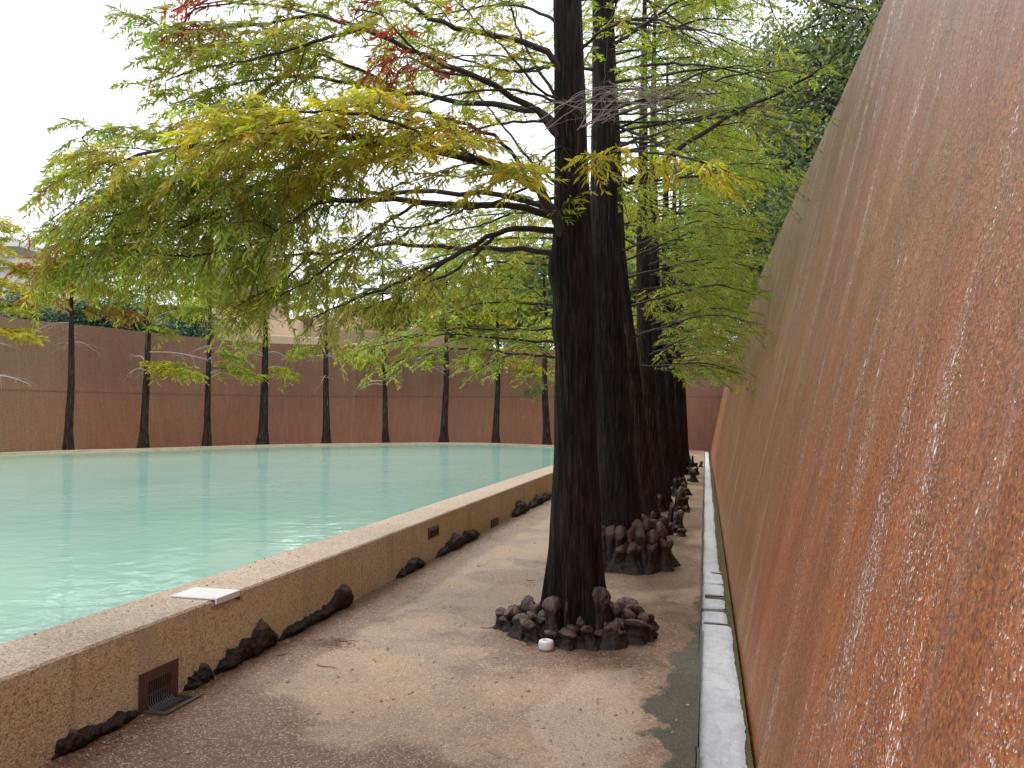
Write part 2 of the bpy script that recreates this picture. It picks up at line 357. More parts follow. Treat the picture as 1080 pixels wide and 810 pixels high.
# wall lines --------------------------------------------------
def near_wall_x(Y): return .165 - .0055 * max(Y, 0)
top_px = [(-60, 329, 5.25), (0, 334, 5.2), (100, 344, 5.2), (200, 355, 5.1), (284, 362, 5.0), (420, 365, 5.0), (558, 368, 4.9), (765, 371.5, 4.75)]
ft = [onz(a, b, h) for a, b, h in top_px]
ft = [np.array([-21.5, -7, 5.1]), np.array([-24.5, 2, 5.15]), np.array([-25.9, 12, 5.2])] + ft[1:] + [np.array([3.2, 39.6, 4.75])]
FT = spline(ft, 160)
tg = nrm(np.gradient(FT[:, :2], axis=0)); FN = np.stack([tg[:, 1], -tg[:, 0]], 1)     # pointing into the pool
def wall_mesh(name, top, inward, lean, thick, m, nz=24, uvx0=0):
    """inclined face, flat top, vertical back; uv in metres"""
    n = len(top); s = np.concatenate([[0], np.cumsum(np.linalg.norm(np.diff(top[:, :2], axis=0), axis=1))]) + uvx0
    prof = []
    for k in range(nz + 1):
        u = k / nz; z = -.28 + (top[:, 2] + .28) * u
        off = lean * (1 - u) * (1 + 0.0 * u)
        prof.append((np.column_stack([top[:, :2] + inward * off[:, None] if isinstance(off, np.ndarray) else top[:, :2] + inward * off, z]), z))
    prof.append((np.column_stack([top[:, :2] - inward * thick, top[:, 2]]), top[:, 2] + thick))
    prof.append((np.column_stack([top[:, :2] - inward * thick, np.full(n, -.28)]), top[:, 2] * 2 + thick))
    V = np.array([p[0] for p in prof]); VV = np.array([p[1] for p in prof]); K = len(prof)
    idx = np.arange(K * n).reshape(K, n)
    f = np.stack([idx[:-1, :-1], idx[:-1, 1:], idx[1:, 1:], idx[1:, :-1]], -1).reshape(-1, 4)
    caps = [tuple(int(i) for i in idx[::-1, 0]), tuple(int(i) for i in idx[:, -1])]
    me = bpy.data.meshes.new(name); me.from_pydata([tuple(map(float, q)) for q in V.reshape(-1, 3)], [], [tuple(map(int, q)) for q in f] + caps)
    uvl = me.uv_layers.new(name='UVMap'); SS = np.tile(s, K); VZ = VV.reshape(-1)
    li = np.empty(len(me.loops), np.int32); me.loops.foreach_get('vertex_index', li)
    uvl.data.foreach_set('uv', np.column_stack([SS[li], VZ[li]]).astype(np.float32).ravel())
    me.materials.append(m); me.update(); o = bpy.data.objects.new(name, me); COL.objects.link(o); return o
o = wall_mesh('curved_wall', FT, FN, 1.05, .5, M['wall_far'], 10)
tag(o, 'long curved red brown aggregate wall behind the row of thin trees across the pool', 'wall')
ys = np.linspace(-7, 35.6, 120)
nt_ = np.array([[near_wall_x(y) + 1.08 + .11 * math.exp(-(max(y, 0) - 4) / 6) + .03 * math.sin(y * .25), y, 4.75] for y in ys])
inw = np.tile(np.array([[-1., 0]]), (len(ys), 1))
nw = wall_mesh('sloping_water_wall', nt_, inw, 0, .55, M['wall_near'], 48)
# give the near wall its real lean and the slight roundness of its upper part
me = nw.data; nn = len(ys)
for k in range(49):
    u = k / 48; 
    for i in range(nn):
        v = me.vertices[k * nn + i]; xb = near_wall_x(ys[i]); xt = nt_[i, 0]
        v.co.x = xb + (xt - xb) * (u ** 1.06) + (.02 * max(0, u - .985) / .015)
tag(nw, 'steep orange brown wall at right with water running down it', 'wall')
# raised garden ground outside the sunken court
out = [tuple(p[:2] - q * .45) for p, q in zip(FT, FN)]
ring = []
for k, r in enumerate((0, 1)):
    for p, q in zip(FT[::4], FN[::4]):
        c = p[:2] - q * (.45 if k == 0 else 160); ring.append((c[0], c[1], 4.35 if k == 0 else 5.0))
n4 = len(FT[::4]); structure(mesh_obj('terrain', ring, [(i, i + 1, n4 + i + 1, n4 + i) for i in range(n4 - 1)], M['soil']))
structure(mesh_obj('embankment', [(1.7, -7, 4.3), (160, -60, 4.6), (160, 160, 4.6), (1.6, 39.5, 4.3)], [(0, 1, 2, 3)], M['soil']))

# walkway -----------------------------------------------------
LIP = .045
nearx = [(-2.83, -7), (-2.88, 0), (-2.91, 4.8), (-2.95, 7.7), (-3.02, 13), (-3.06, 18), (-3.05, 23)]
farl = [(-3.35, 26.4), (-4.4, 28.1), (-6.2, 29.55), (-9.0, 31.2), (-11.8, 31.05), (-15.2, 28.95), (-17.3, 26.9), (-18.5, 24.8), (-19.5, 22.75), (-20.8, 20.8), (-21.4, 18.5), (-21.5, 13), (-20.3, 6), (-17.5, -1), (-13.5, -7)]
RIM = np.array([p for p in spline([np.array(q, float) for q in nearx + farl], 220)])
lx = lambda y: near_wall_x(y) - .225
pts = [(lx(-7), -7)] + [(lx(y), y) for y in range(-5, 36, 4)] + [(lx(36), 36.1)] + [tuple(FT[i, :2] + FN[i] * 1.0) for i in range(len(FT) - 3, -1, -3) if FT[i, 0] < -.9] + [(-20, -7)]
structure(sheet('path', pts, 0.0, M['path']))

# pool wall ---------------------------------------------------
tg = nrm(np.gradient(RIM, axis=0)); RN = np.stack([-tg[:, 1], tg[:, 0]], 1)           # towards the water
RW, RH = .46, .45
def rim_seg(a, b):
    P_ = RIM[a:b + 1]; Q_ = RN[a:b + 1]; n = len(P_)
    return P_, Q_
s_acc = np.concatenate([[0], np.cumsum(np.linalg.norm(np.diff(RIM, axis=0), axis=1))])
def rim_at(s):
    return np.array([np.interp(s, s_acc, RIM[:, 0]), np.interp(s, s_acc, RIM[:, 1])]), nrm(np.array([np.interp(s, s_acc, RN[:, 0]), np.interp(s, s_acc, RN[:, 1])]))
s_of_y = lambda y: float(np.interp(y, RIM[:90, 1], s_acc[:90]))
joints = [0] + [s_of_y(y) for y in (.8, 6.08, 9.0, 11.4, 13.8, 16.3, 18.8, 21.3, 23.8)]
while joints[-1] < s_acc[-1] - 3: joints.append(joints[-1] + 2.6)
joints.append(float(s_acc[-1]))
body = MB(); cop = MB()
for j in range(len(joints) - 1):
    a, b = joints[j] + .003, joints[j + 1] - .003; n = max(2, int((b - a) / .4) + 1)
    row = []
    for s in np.linspace(a, b, n):
        p, q = rim_at(s); row.append((p, q))
    prof = [(0, -.28), (0, RH - .012), (.012, RH), (RW - .012, RH), (RW, RH - .012), (RW, -.28)]
    V = [(p[0] + q[0] * d, p[1] + q[1] * d, z) for p, q in row for d, z in prof]; K = 6
    F_ = [(i * K + k, i * K + k + 1, (i + 1) * K + k + 1, (i + 1) * K + k) for i in range(n - 1) for k in range(K - 1)] + [tuple(range(K)), tuple(range((n - 1) * K, n * K))[::-1]]
    body.add(V, F_)
# dark joint filler, set back
n = 200; row = [rim_at(s) for s in np.linspace(0, s_acc[-1], n)]
prof = [(.02, -.28), (.02, RH - .02), (RW - .02, RH - .02), (RW - .02, -.28)]
pw = thing('pool_wall', 'low tan exposed aggregate wall that runs round the turquoise pool', 'low wall', (-2.9, 3, 0))
wb = body.build('wall_block', M['rim_face'], pw)
wb.data.materials.append(M['rim_top'])
for pl in wb.data.polygons:
    if pl.normal.z > .6 or abs(pl.normal.z) > .3 and pl.center.z > RH - .02: pl.material_index = 1
mesh_obj('joint_filler', [(p[0] + q[0] * d, p[1] + q[1] * d, z) for p, q in row for d, z in prof],
         [(i * 4 + k, i * 4 + k + 1, (i + 1) * 4 + k + 1, (i + 1) * 4 + k) for i in range(n - 1) for k in range(3)], M['brown_metal'], pw)
wp = [tuple(rim_at(s)[0] + rim_at(s)[1] * (RW - .01)) for s in np.linspace(0, s_acc[-1], 120)]
wp = [(-3.3, -6.99)] + wp
o = sheet('water', wp[1:], .395, M['water']); structure(o)

# ------------------------------------------------------------ gutter at the foot of the wall
ysg = np.linspace(-7, 35.7, 400)
gut = thing('gutter', 'narrow channel of water along the foot of the right wall', 'gutter', (0, 3, 0))
def strip(name, fa, fb, za, zb, m, parent):
    V = []; 
    for y in ysg: V += [(fa(y), y, za), (fb(y), y, zb)]
    return mesh_obj(name, V, [(2 * i, 2 * i + 1, 2 * i + 3, 2 * i + 2) for i in range(len(ysg) - 1)], m, parent)
e = MB()
for i in range(0, len(ysg) - 20, 20):
    y0, y1 = ysg[i] + .004, ysg[i + 20] - .004
    x = lx((y0 + y1) / 2); e.box(x + .001, x + .013, y0, y1, -.20, .018)
e.build('metal_edge', M['metal'], gut)
def gutter_water():
    m, t, p, o = mat('gutter_water'); v = coords(t); n = noise(t, v, 9, 5)
    L(t, mixc(t, n, (.04, .045, .02), (.14, .12, .06)), p.inputs['Base Color']); p.inputs['Roughness'].default_value = .12
    L(t, bump(t, noise(t, v, 30, 4), .4, .02), p.inputs['Normal']); return m
strip('channel_water', lambda y: lx(y) + .013, lambda y: near_wall_x(y) + .03, -.035, -.035, gutter_water(), gut)
def foam_material():
    m, t, p, o = mat('white_foam'); v = coords(t); n = noise(t, v, 60, 6, .75); n2 = noise(t, v, 5, 4)
    c = mixc(t, ramp(t, n, [(.34, .5), (.50, 0)]), (.84, .87, .91), (.55, .59, .65))
    n5 = noise(t, coords(t, scale=(1, .5, 1)), 16, 7, .75, .6)
    c = mixc(t, ramp(t, n5, [(.36, .55), (.52, 0)]), c, (.52, .56, .62)); c = mixc(t, ramp(t, n5, [(.20, .8), (.30, 0)]), c, (.16, .17, .13))
    L(t, mixc(t, ramp(t, n2, [(.5, 0), (.75, .5)]), c, (.46, .47, .47)), p.inputs['Base Color'])
    p.inputs['Roughness'].default_value = .35; L(t, bump(t, math_(t, 'ADD', n, n5), .9, .02), p.inputs['Normal'])
    p.inputs['Subsurface Weight'].default_value = .2; p.inputs['Subsurface Radius'].default_value = (.02, .02, .02); return m
# foam lies on the channel: patches with ragged edges and low relief
fv, ff = [], []
yy = np.linspace(-2, 35.4, 3400); CR = 8
def h1(a, b): return math.sin(a * 12.9898 + b * 78.233) * 43758.5453 % 1
edge = np.interp(yy, np.linspace(-2, 36, 560), rng.random(560)); edge2 = np.interp(yy, np.linspace(-2, 36, 1900), rng.random(1900))
def smooth(n, w): q = np.convolve(rng.normal(size=n + 6 * w), np.hanning(w * 2 + 1), 'same')[3 * w:3 * w + n]; return (q - q.min()) / (q.max() - q.min())
edge = .6 * smooth(3400, 70) + .4 * smooth(3400, 18); edge2 = smooth(3400, 5)
gaps = [(6.02, 6.07, .9), (6.42, 6.55, 1), (6.85, 7.02, .85), (7.45, 7.5, 1), (7.95, 8.05, .5)]
for i, y in enumerate(yy):
    x0 = lx(y) + .014; wdt = .240 - .040 * edge[i] - .012 * edge2[i] - .004 * rng.random() - (.05 if y > 8.1 else 0) - (.03 if 6.0 < y < 8.1 else 0)
    cut = 0
    for a, b, k in gaps:
        if a - .012 < y < b + .012: cut = k
    for c in range(CR + 1):
        u = c / CR; x = x0 + wdt * u * (1) 
        if cut: x = x0 + wdt * (1 - cut) * u
        z = -.034 + .012 * min(1, u * 8, (1 - u) * 8) + .004 * h1(i // 2, c) + .004 * edge2[i]
        fv.append((x, y, z if not cut or cut < 1 else -.06))
for i in range(len(yy) - 1):
    for c in range(CR): a = i * (CR + 1) + c; ff.append((a, a + 1, a + CR + 2, a + CR + 1))
o = mesh_obj('foam', fv, ff, foam_material(), None, True); tag(o, 'white foam floating in the gutter along the right wall', 'foam', kind='stuff')

# ============================================================ TREES
C_ = dict(green=(.225, .275, .06), deep=(.060, .105, .030), yg=(.36, .39, .045), yellow=(.56, .48, .05), olive=(.37, .36, .075),
          red=(.42, .065, .055), orange=(.5, .17, .04), blue=(.040, .095, .045), bright=(.37, .43, .065), grey=(.17, .21, .11))
C_ = {k: np.array(v) for k, v in C_.items()}

class Crown:
    """collects leaves (lance shaped blades) and twigs of one tree"""
    def __init__(s): s.P = []; s.D = []; s.L = []; s.W = []; s.C = []
    def add(s, P, D, L_, W_, C): s.P.append(P); s.D.append(D); s.L.append(L_); s.W.append(W_); s.C.append(C)
    def build(s, name, m, parent, nrm_up=1.0):
        P = np.vstack(s.P); D = nrm(np.vstack(s.D)); L_ = np.concatenate(s.L)[:, None]; W_ = np.concatenate(s.W)[:, None]; C = np.vstack(s.C)
        n = len(P); nn = nrm(rng.normal(0, .75, (n, 3)) + np.array([0, 0, nrm_up])); Sd = nrm(np.cross(D, nn))
        k = np.cross(Sd, D)
        V = np.empty((n, 5, 3), np.float32)
        V[:, 0] = P; V[:, 1] = P + D * L_ * .38 + Sd * W_ * .5; V[:, 2] = P + D * L_ - k * L_ * .10 ; V[:, 3] = P + D * L_ * .38 - Sd * W_ * .5; V[:, 4] = 0
        V = V[:, :4]
        f = np.arange(n * 4).reshape(n, 4)
        o = mesh_obj(name, V.reshape(-1, 3), f, m, parent)
        a = o.data.attributes.new('leaf_colour', 'FLOAT_COLOR', 'POINT')
        cc = np.ones((n, 4, 4), np.float32); cc[..., :3] = C[:, None]; a.data.foreach_set('color', cc.ravel())
        return o

def limb_growth(pts, r0, crown, col0, col1, sec_len=.7, sec_sp=.12, t0=.25, tw_len=.2, tw_sp=.038, lf_sp=.0095, lf=(.078, .0135),
                droop=.35, bare=0.0, sides=7, patches=(), spread=.85, seed_up=.08, hang=.2, r1=.005, lf_t0=0.0, colvar=.35, thin=0.0):
    """one limb: main line, side branches, twigs; leaves go to the crown.  Returns (verts, quads)"""
    P = spline(pts, 26); n = len(P)
    P[1:-1] += rng.normal(0, .012, (n - 2, 3)) * np.linalg.norm(P[-1] - P[0]) * .25
    Ls = np.linalg.norm(np.diff(P, axis=0), axis=1).sum()
    R = r0 + (r1 - r0) * np.linspace(0, 1, n) ** .8
    parts = [tubes(P[None], R[None], sides)]
    T = nrm(np.gradient(P, axis=0)); ns = max(2, int(Ls * (1 - t0) / sec_sp))
    t = np.linspace(t0, .995, ns) + rng.normal(0, .4 / ns * (1 - t0), ns); t = np.clip(t, t0 * .9, 1)
    ip = lambda A, q: np.stack([np.interp(q * (n - 1), np.arange(n), A[:, k]) for k in range(3)], 1)
    p0 = ip(P, t); tt = nrm(ip(T, t)); side = nrm(np.cross(tt, [0, 0, 1.]) + 1e-6); sg = np.where(np.arange(ns) % 2, 1., -1.)[:, None]
    d = nrm(tt * rng.uniform(.35, .9, (ns, 1)) + side * sg * spread * rng.uniform(.6, 1.2, (ns, 1)) + np.array([0, 0, 1.]) * (seed_up + rng.normal(0, .25, (ns, 1))))
    ln = sec_len * (1 - .55 * t) * rng.uniform(.55, 1.25, ns)
    K = 7; u = np.linspace(0, 1, K)
    sp = p0[:, None] + d[:, None] * (ln[:, None] * u)[..., None] - np.array([0, 0, 1.]) * (droop * ln[:, None] * u ** 2)[..., None]
    sp[:, 1:] += np.cumsum(rng.normal(0, .022, (ns, K - 1, 3)), 1) * ln[:, None, None]
    sr = np.clip(ln[:, None] * .010, .0022, .008) * (1 - .75 * u)
    parts.append(tubes(sp, sr, 4))
    if bare >= 1:
        # dead twigs only
        m_ = max(2, int(sec_len / .12)); idx = np.repeat(np.arange(ns), m_); q = rng.uniform(.2, .95, len(idx))
        st = nrm(np.gradient(sp, axis=1)); a = np.clip((q * (K - 1)).astype(int), 0, K - 2)
        b0 = sp[idx, a]; dd = nrm(st[idx, a] + rng.normal(0, .6, (len(idx), 3))); l2 = rng.uniform(.08, .3, len(idx)) * sec_len
        w = np.linspace(0, 1, 3); tp = b0[:, None] + dd[:, None] * (l2[:, None] * w)[..., None]
        parts.append(tubes(tp, np.tile(np.array([.0022, .0015, .0006]), (len(idx), 1)), 3)); return join(parts)
    # twigs
    cnt = np.maximum(2, (ln / tw_sp).astype(int)); idx = np.repeat(np.arange(ns), cnt)
    q = np.concatenate([np.linspace(.12, 1, c) for c in cnt]) ; sg2 = np.concatenate([np.where(np.arange(c) % 2, 1., -1.) for c in cnt])[:, None]
    st = nrm(np.gradient(sp, axis=1)); x = q * (K - 1); a = np.clip(x.astype(int), 0, K - 2); fr = (x - a)[:, None]
    b0 = sp[idx, a] * (1 - fr) + sp[idx, a + 1] * fr; bt = st[idx, a]
    sd = nrm(np.cross(bt, [0, 0, 1.]) + 1e-6)
    nt2 = len(idx)
    dd = nrm(bt * rng.uniform(.4, 1, (nt2, 1)) + sd * sg2 * rng.uniform(.4, 1, (nt2, 1)) + np.array([0, 0, -1.]) * rng.uniform(-.15, hang * 2, (nt2, 1)))
    l2 = tw_len * (1 - .35 * q) * rng.uniform(.5, 1.3, nt2); w = np.linspace(0, 1, 4)
    tp = b0[:, None] + dd[:, None] * (l2[:, None] * w)[..., None] - np.array([0, 0, 1.]) * (hang * 1.2 * l2[:, None] * w ** 2)[..., None]
    keep = rng.random(nt2) > thin
    parts.append(tubes(tp, np.tile(np.array([.0020, .0015, .0010, .0005]) * max(1, lf[0] / .10), (nt2, 1)), 3))
    # leaves along the twigs
    tp, l2, idx2 = tp[keep], l2[keep], idx[keep]; tq = t[idx2]
    ok = tq >= lf_t0; tp, l2, tq = tp[ok], l2[ok], tq[ok]
    if len(tp) == 0: return join(parts)
    c3 = np.maximum(3, (l2 / lf_sp).astype(int)); i3 = np.repeat(np.arange(len(tp)), c3)
    s3 = np.concatenate([np.linspace(.08, 1, c) for c in c3]); g3 = np.concatenate([np.where(np.arange(c) % 2, 1., -1.) for c in c3])[:, None]
    x = s3 * 3; a = np.clip(x.astype(int), 0, 2); fr = (x - a)[:, None]
    lp = tp[i3, a] * (1 - fr) + tp[i3, a + 1] * fr; lt = nrm(tp[i3, a + 1] - tp[i3, a]); ls = nrm(np.cross(lt, [0, 0, 1.]) + 1e-6)
    m3 = len(i3)
    ld = nrm(lt * rng.uniform(.6, 1.2, (m3, 1)) + ls * g3 * rng.uniform(.4, 1.0, (m3, 1)) + np.array([0, 0, -1.]) * rng.uniform(-.45, .6, (m3, 1)) + rng.normal(0, .15, (m3, 3)))
    LL = lf[0] * rng.uniform(.6, 1.25, m3) * (1 - .25 * s3); WW = lf[1] * rng.uniform(.7, 1.3, m3)
    mixv = np.clip(tq + rng.normal(0, .22, len(tq)), 0, 1)[:, None]; tc = col0 * (1 - mixv) + col1 * mixv
    tc = tc * np.exp(rng.normal(0, colvar * .5, (len(tc), 1)))
    tc = tc * (1 + rng.normal(0, .10, tc.shape))
    for pc, pr, pcol in patches:
        near = (np.linalg.norm((tp[:, 1] - pc) / np.array([1, 1, .7]), axis=1) < pr * rng.uniform(.5, 1.2, len(tp))) & (rng.random(len(tp)) < .9)
        tc[near] = pcol * np.exp(rng.normal(0, .25, (near.sum(), 1)))
    lc = np.clip(tc[i3] * np.exp(rng.normal(0, .16, (m3, 1))), .004, .8)
    crown.add(lp, ld, LL, WW, lc)
    return join(parts)

def trunk_mesh(axis, radii, flute=.0, nf=9, seg=40, rings=80, bark=.03, flare_h=.6, seed=0, lumps=()):
    r = np.random.default_rng(seed); P = spline(axis, rings); zz = P[:, 2]
    R = np.interp(zz, [q[0] for q in radii], [q[1] for q in radii])
    th = np.arange(seg) * 2 * math.pi / seg; V = []
    ph = r.uniform(0, 6.28, 6); amp = r.uniform(.5, 1, nf)
    rid = np.array([sum(r_ * math.cos(k * a + p_) for k, r_, p_ in zip((5, 8, 13, 21), (.5, .7, .8, .6), ph)) for a in th]) / 2
    for i in range(rings):
        f_ = max(0, 1 - (zz[i] - zz[0]) / flare_h) ** 1.6
        lob = np.cos(nf * th * .5 + ph[4] + .35 * np.sin(th + ph[5])) ** 2
        rr = R[i] * (1 + flute * f_ * (lob - .35) + bark * rid * (1 + .6 * math.sin(zz[i] * 3 + 1)) + bark * .5 * np.sin(th * 17 + zz[i] * 9 + ph[3]))
        for lz, la, lr, lh in lumps:
            rr += lh * np.exp(-((zz[i] - lz) / lr) ** 2) * np.clip(np.cos(th - la), 0, 1) ** 2
        V.append(np.column_stack([P[i, 0] + rr * np.cos(th), P[i, 1] + rr * np.sin(th), np.full(seg, zz[i])]))
    V = np.vstack(V); idx = np.arange(rings * seg).reshape(rings, seg)
    a = idx[:-1]; b = np.roll(a, -1, 1); d_ = idx[1:]; c = np.roll(d_, -1, 1)
    return V, np.stack([a, b, c, d_], -1).reshape(-1, 4)

KT = bpy.data.textures.new('knee_relief', 'CLOUDS'); KT.noise_scale = .028; KT.noise_depth = 3
def roughen(o, k=.016, lv=2):
    s_ = o.modifiers.new('sub', 'SUBSURF'); s_.levels = lv; s_.render_levels = lv
    d = o.modifiers.new('relief', 'DISPLACE'); d.texture = KT; d.texture_coords = 'GLOBAL'; d.strength = k; d.mid_level = .5
def knee(x, y, h, r, parent, lean=(0, 0), z0=-.02):
    """a lumpy cypress knee: irregular buttressed cone with a swollen, off centre, sometimes forked top"""
    seg, rg = 16, 13; V = []; ph = rng.uniform(0, 6.28, 6); bul = rng.uniform(.0, .28); yaw = rng.uniform(0, 6.28); fl = rng.uniform(1.25, 2.0); wob = rng.uniform(-.5, .5, 4) * r
    th = np.arange(seg) * 2 * math.pi / seg; sq = rng.uniform(.05, .35); tilt = rng.uniform(-.35, .35, 2)
    for i in range(rg):
        u = i / (rg - 1); uu = 1 - (1 - u) ** 1.15
        pr = .72 + (fl - .72) * max(0, 1 - u * 1.9) ** 1.5 + bul * math.exp(-((u - .75) / .18) ** 2)
        if u > .78: pr *= math.sqrt(max(0, 1 - ((u - .78) / .225) ** 2))
        rr = r * pr * (1 + .20 * np.sin(2 * th + ph[0] + u * 2.5) + .15 * np.sin(3 * th + ph[1] - u * 3) + .10 * np.sin(5 * th + ph[2] + u * 5) + .06 * rng.normal(size=seg)) * (1 + sq * np.cos(2 * (th - yaw)))
        cx_ = lean[0] * u ** 1.5 + wob[0] * math.sin(u * 4 + ph[3]) * u; cy_ = lean[1] * u ** 1.5 + wob[1] * math.sin(u * 5 + ph[4]) * u
        for k in range(seg):
            X_, Y_ = rr[k] * math.cos(th[k]), rr[k] * math.sin(th[k])
            V.append((x + cx_ + X_, y + cy_ + Y_, z0 + (h - z0) * uu + (tilt[0] * X_ + tilt[1] * Y_) * u * 1.2 + rng.normal() * .0035 * (u > 0)))
    F_ = [(i * seg + k, i * seg + (k + 1) % seg, (i + 1) * seg + (k + 1) % seg, (i + 1) * seg + k) for i in range(rg - 1) for k in range(seg)] + [tuple(range((rg - 1) * seg, rg * seg))]
    o = mesh_obj('root_knee', V, F_, M['knee'], parent, True)
    roughen(o); return o
def root_mat(x, y, rx, ry, h, parent, seed=0):
    """the fused mass of roots the knees grow from: an uneven low collar"""
    r = np.random.default_rng(seed); seg, rg = 64, 14; V = []; ph = r.uniform(0, 6.28, 8)
    for i in range(rg):
        u = i / (rg - 1)
        for k in range(seg):
            a = k / seg * 6.2832; w = 1 + .08 * math.sin(3 * a + ph[0]) + .07 * math.sin(7 * a + ph[1]) + .05 * math.sin(13 * a + ph[2])
            q = (1 - u * .62) * w; V.append((x + rx * q * math.cos(a), y + ry * q * math.sin(a), -.01 + h * math.sin(min(1, u * 2.4) * 1.57) ** .7 * (1 + .18 * math.sin(9 * a + ph[3] + u * 6) + .14 * math.sin(15 * a - u * 9 + ph[4])) + (r.normal() * .006 if u else 0)))
    F_ = [(i * seg + k, i * seg + (k + 1) % seg, (i + 1) * seg + (k + 1) % seg, (i + 1) * seg + k) for i in range(rg - 1) for k in range(seg)] + [tuple(range((rg - 1) * seg, rg * seg))]
    o = mesh_obj('root_collar', V, F_, M['knee'], parent, True); roughen(o, .02, 1); return o

def put_limbs(parent, geos, m=None):
    for v, f in geos: mesh_obj('limb', v, f, m or M['limb'], parent, True)

# ---- the big cypress in front
G_ROW = 'cypress trees in a row along the walkway'
t1 = thing('cypress_tree', 'nearest big dark trunked cypress on the walkway, its yellow green boughs over the pool', 'tree', onz(607, 668, 0), G_ROW)
D1 = 5.42
ax = [onz(607, 668, 0) + [0, 0, -.05], at(607, 560, D1 - .02), at(607, 450, D1), at(606, 350, D1), at(604, 250, D1), at(602, 150, D1), at(600, 60, D1), at(598, -30, D1), at(600, -200, D1), at(598, -480, D1 + .1)]
ax = [np.array(a) for a in ax]
v, f = trunk_mesh(ax, [(-.05, .235), (.12, .222), (.35, .205), (.6, .190), (1.2, .158), (2, .140), (2.6, .142), (2.85, .135), (3.4, .118), (4.5, .098), (6, .06), (8, .03)], .42, 9, 72, 150, .035, .9, 3,
                  lumps=((2.62, 2.9, .16, .05), (2.2, 3.4, .12, .02)))
mesh_obj('trunk', v, f, M['bark'], t1, True)
cr = Crown(); geos = []
RP = [(at(440, 45, 5.0), .30, C_['red']), (at(470, 90, 5.0), .12, C_['red']), (at(205, 12, 5.2), .22, C_['red']), (at(375, 15, 5.0), .14, C_['red']), (at(465, 135, 4.8), .17, C_['orange']), (at(185, 52, 5.2), .13, C_['red']),
      (at(62, 275, 5.5), .26, C_['orange']), (at(435, 150, 4.9), .10, C_['red']), (at(395, 65, 5), .12, C_['red'])]
def TL(pts, r0, c0, c1, **k): geos.append(limb_growth([at(*p) for p in pts], r0, cr, C_[c0], C_[c1], patches=RP, **k))
TL([(600,268,D1),(588,232,5.3),(562,196,5.2),(520,172,5.0),(450,158,4.7),(380,145,4.45),(300,140,4.35),(220,150,4.4),(140,165,4.6),(112,180,4.8)], .050, 'yellow', 'olive', sec_len=.75, t0=.22, tw_len=.24, sec_sp=.085, hang=.18, lf=(.088,.0145))
TL([(562,196,5.2),(530,150,5.0),(470,125,4.7),(400,110,4.5),(320,125,4.3),(250,140,4.3)], .016, 'yellow', 'yellow', sec_len=.5, t0=.35, tw_len=.2, sec_sp=.09, lf=(.09,.015), hang=.15)
TL([(450,158,4.7),(380,170,4.9),(300,190,5.0),(200,210,5.1),(110,230,5.2),(75,262,5.3)], .02, 'olive', 'yg', sec_len=.62, t0=.15, tw_len=.26, sec_sp=.095, hang=.5)
TL([(596,234,D1),(540,218,5.3),(440,214,5.2),(340,210,5.1),(265,200,5.1),(190,190,5.3),(120,200,5.5),(100,225,5.7)], .030, 'olive', 'green', sec_len=.85, t0=.38, tw_len=.26, sec_sp=.10, hang=.55, droop=.45)
TL([(596,222,D1),(520,206,5.5),(430,203,5.6),(345,195,5.7),(270,175,5.8),(180,150,5.9),(90,140,6.0),(105,165,6.1)], .024, 'olive', 'green', sec_len=.7, t0=.42, sec_sp=.11, tw_len=.24)
TL([(600,246,D1),(560,241,5.35),(520,248,5.2),(470,275,5.0),(420,298,4.95),(370,318,4.95),(330,335,5.0)], .028, 'olive', 'olive', sec_len=.5, t0=.42, hang=.6, sec_sp=.13, tw_len=.22)
TL([(520,250,5.2),(480,285,5.4),(430,305,5.6),(390,312,5.7)], .014, 'olive', 'green', sec_len=.42, t0=.35, hang=.4, sec_sp=.14, tw_len=.2)
TL([(602,268,D1),(540,264,5.5),(480,262,5.6),(420,258,5.6),(360,265,5.5),(290,270,5.4),(220,262,5.4),(160,258,5.5)], .024, 'olive', 'olive', sec_len=.62, t0=.5, hang=.6, sec_sp=.115, tw_len=.24, droop=.45)
TL([(340,210,5.1),(300,240,4.9),(250,262,4.9),(190,270,5.0),(130,265,5.1),(85,270,5.3)], .014, 'olive', 'yg', sec_len=.5, t0=.12, hang=.7, sec_sp=.10, tw_len=.24, droop=.45)
TL([(440,214,5.2),(400,240,5.1),(360,270,5.0),(320,300,5.0),(285,315,5.1)], .012, 'olive', 'olive', sec_len=.42, t0=.15, hang=.6, sec_sp=.11, tw_len=.26)
TL([(602,168,D1),(585,135,5.35),(550,108,5.3),(500,80,5.1),(440,55,5.0),(380,30,5.0),(330,15,5.1),(260,0,5.2),(200,5,5.3)], .032, 'olive', 'olive', sec_len=.55, t0=.35, sec_sp=.15, tw_len=.22, thin=.15)
TL([(600,140,D1),(560,116,5.5),(500,108,5.55),(430,100,5.6),(370,88,5.65),(300,80,5.6),(230,92,5.6),(180,110,5.6)], .030, 'olive', 'yg', sec_len=.7, t0=.40, sec_sp=.105, tw_len=.24)
TL([(430,100,5.6),(370,70,5.4),(310,48,5.4),(250,45,5.4),(195,60,5.5)], .014, 'olive', 'olive', sec_len=.55, t0=.3, sec_sp=.10, tw_len=.24)
TL([(600,90,D1),(570,52,5.3),(520,36,5.2),(470,26,5.1),(420,0,5.1),(350,-25,5.1),(270,-20,5.3),(200,10,5.5)], .028, 'olive', 'green', sec_len=.6, t0=.42, sec_sp=.13, tw_len=.22, thin=.15)
TL([(520,172,5.0),(470,150,4.6),(400,125,4.3),(330,118,4.2),(260,125,4.3),(200,140,4.5)], .014, 'yellow', 'yellow', sec_len=.5, t0=.2, tw_len=.2, sec_sp=.08, lf=(.088,.0145), hang=.15)
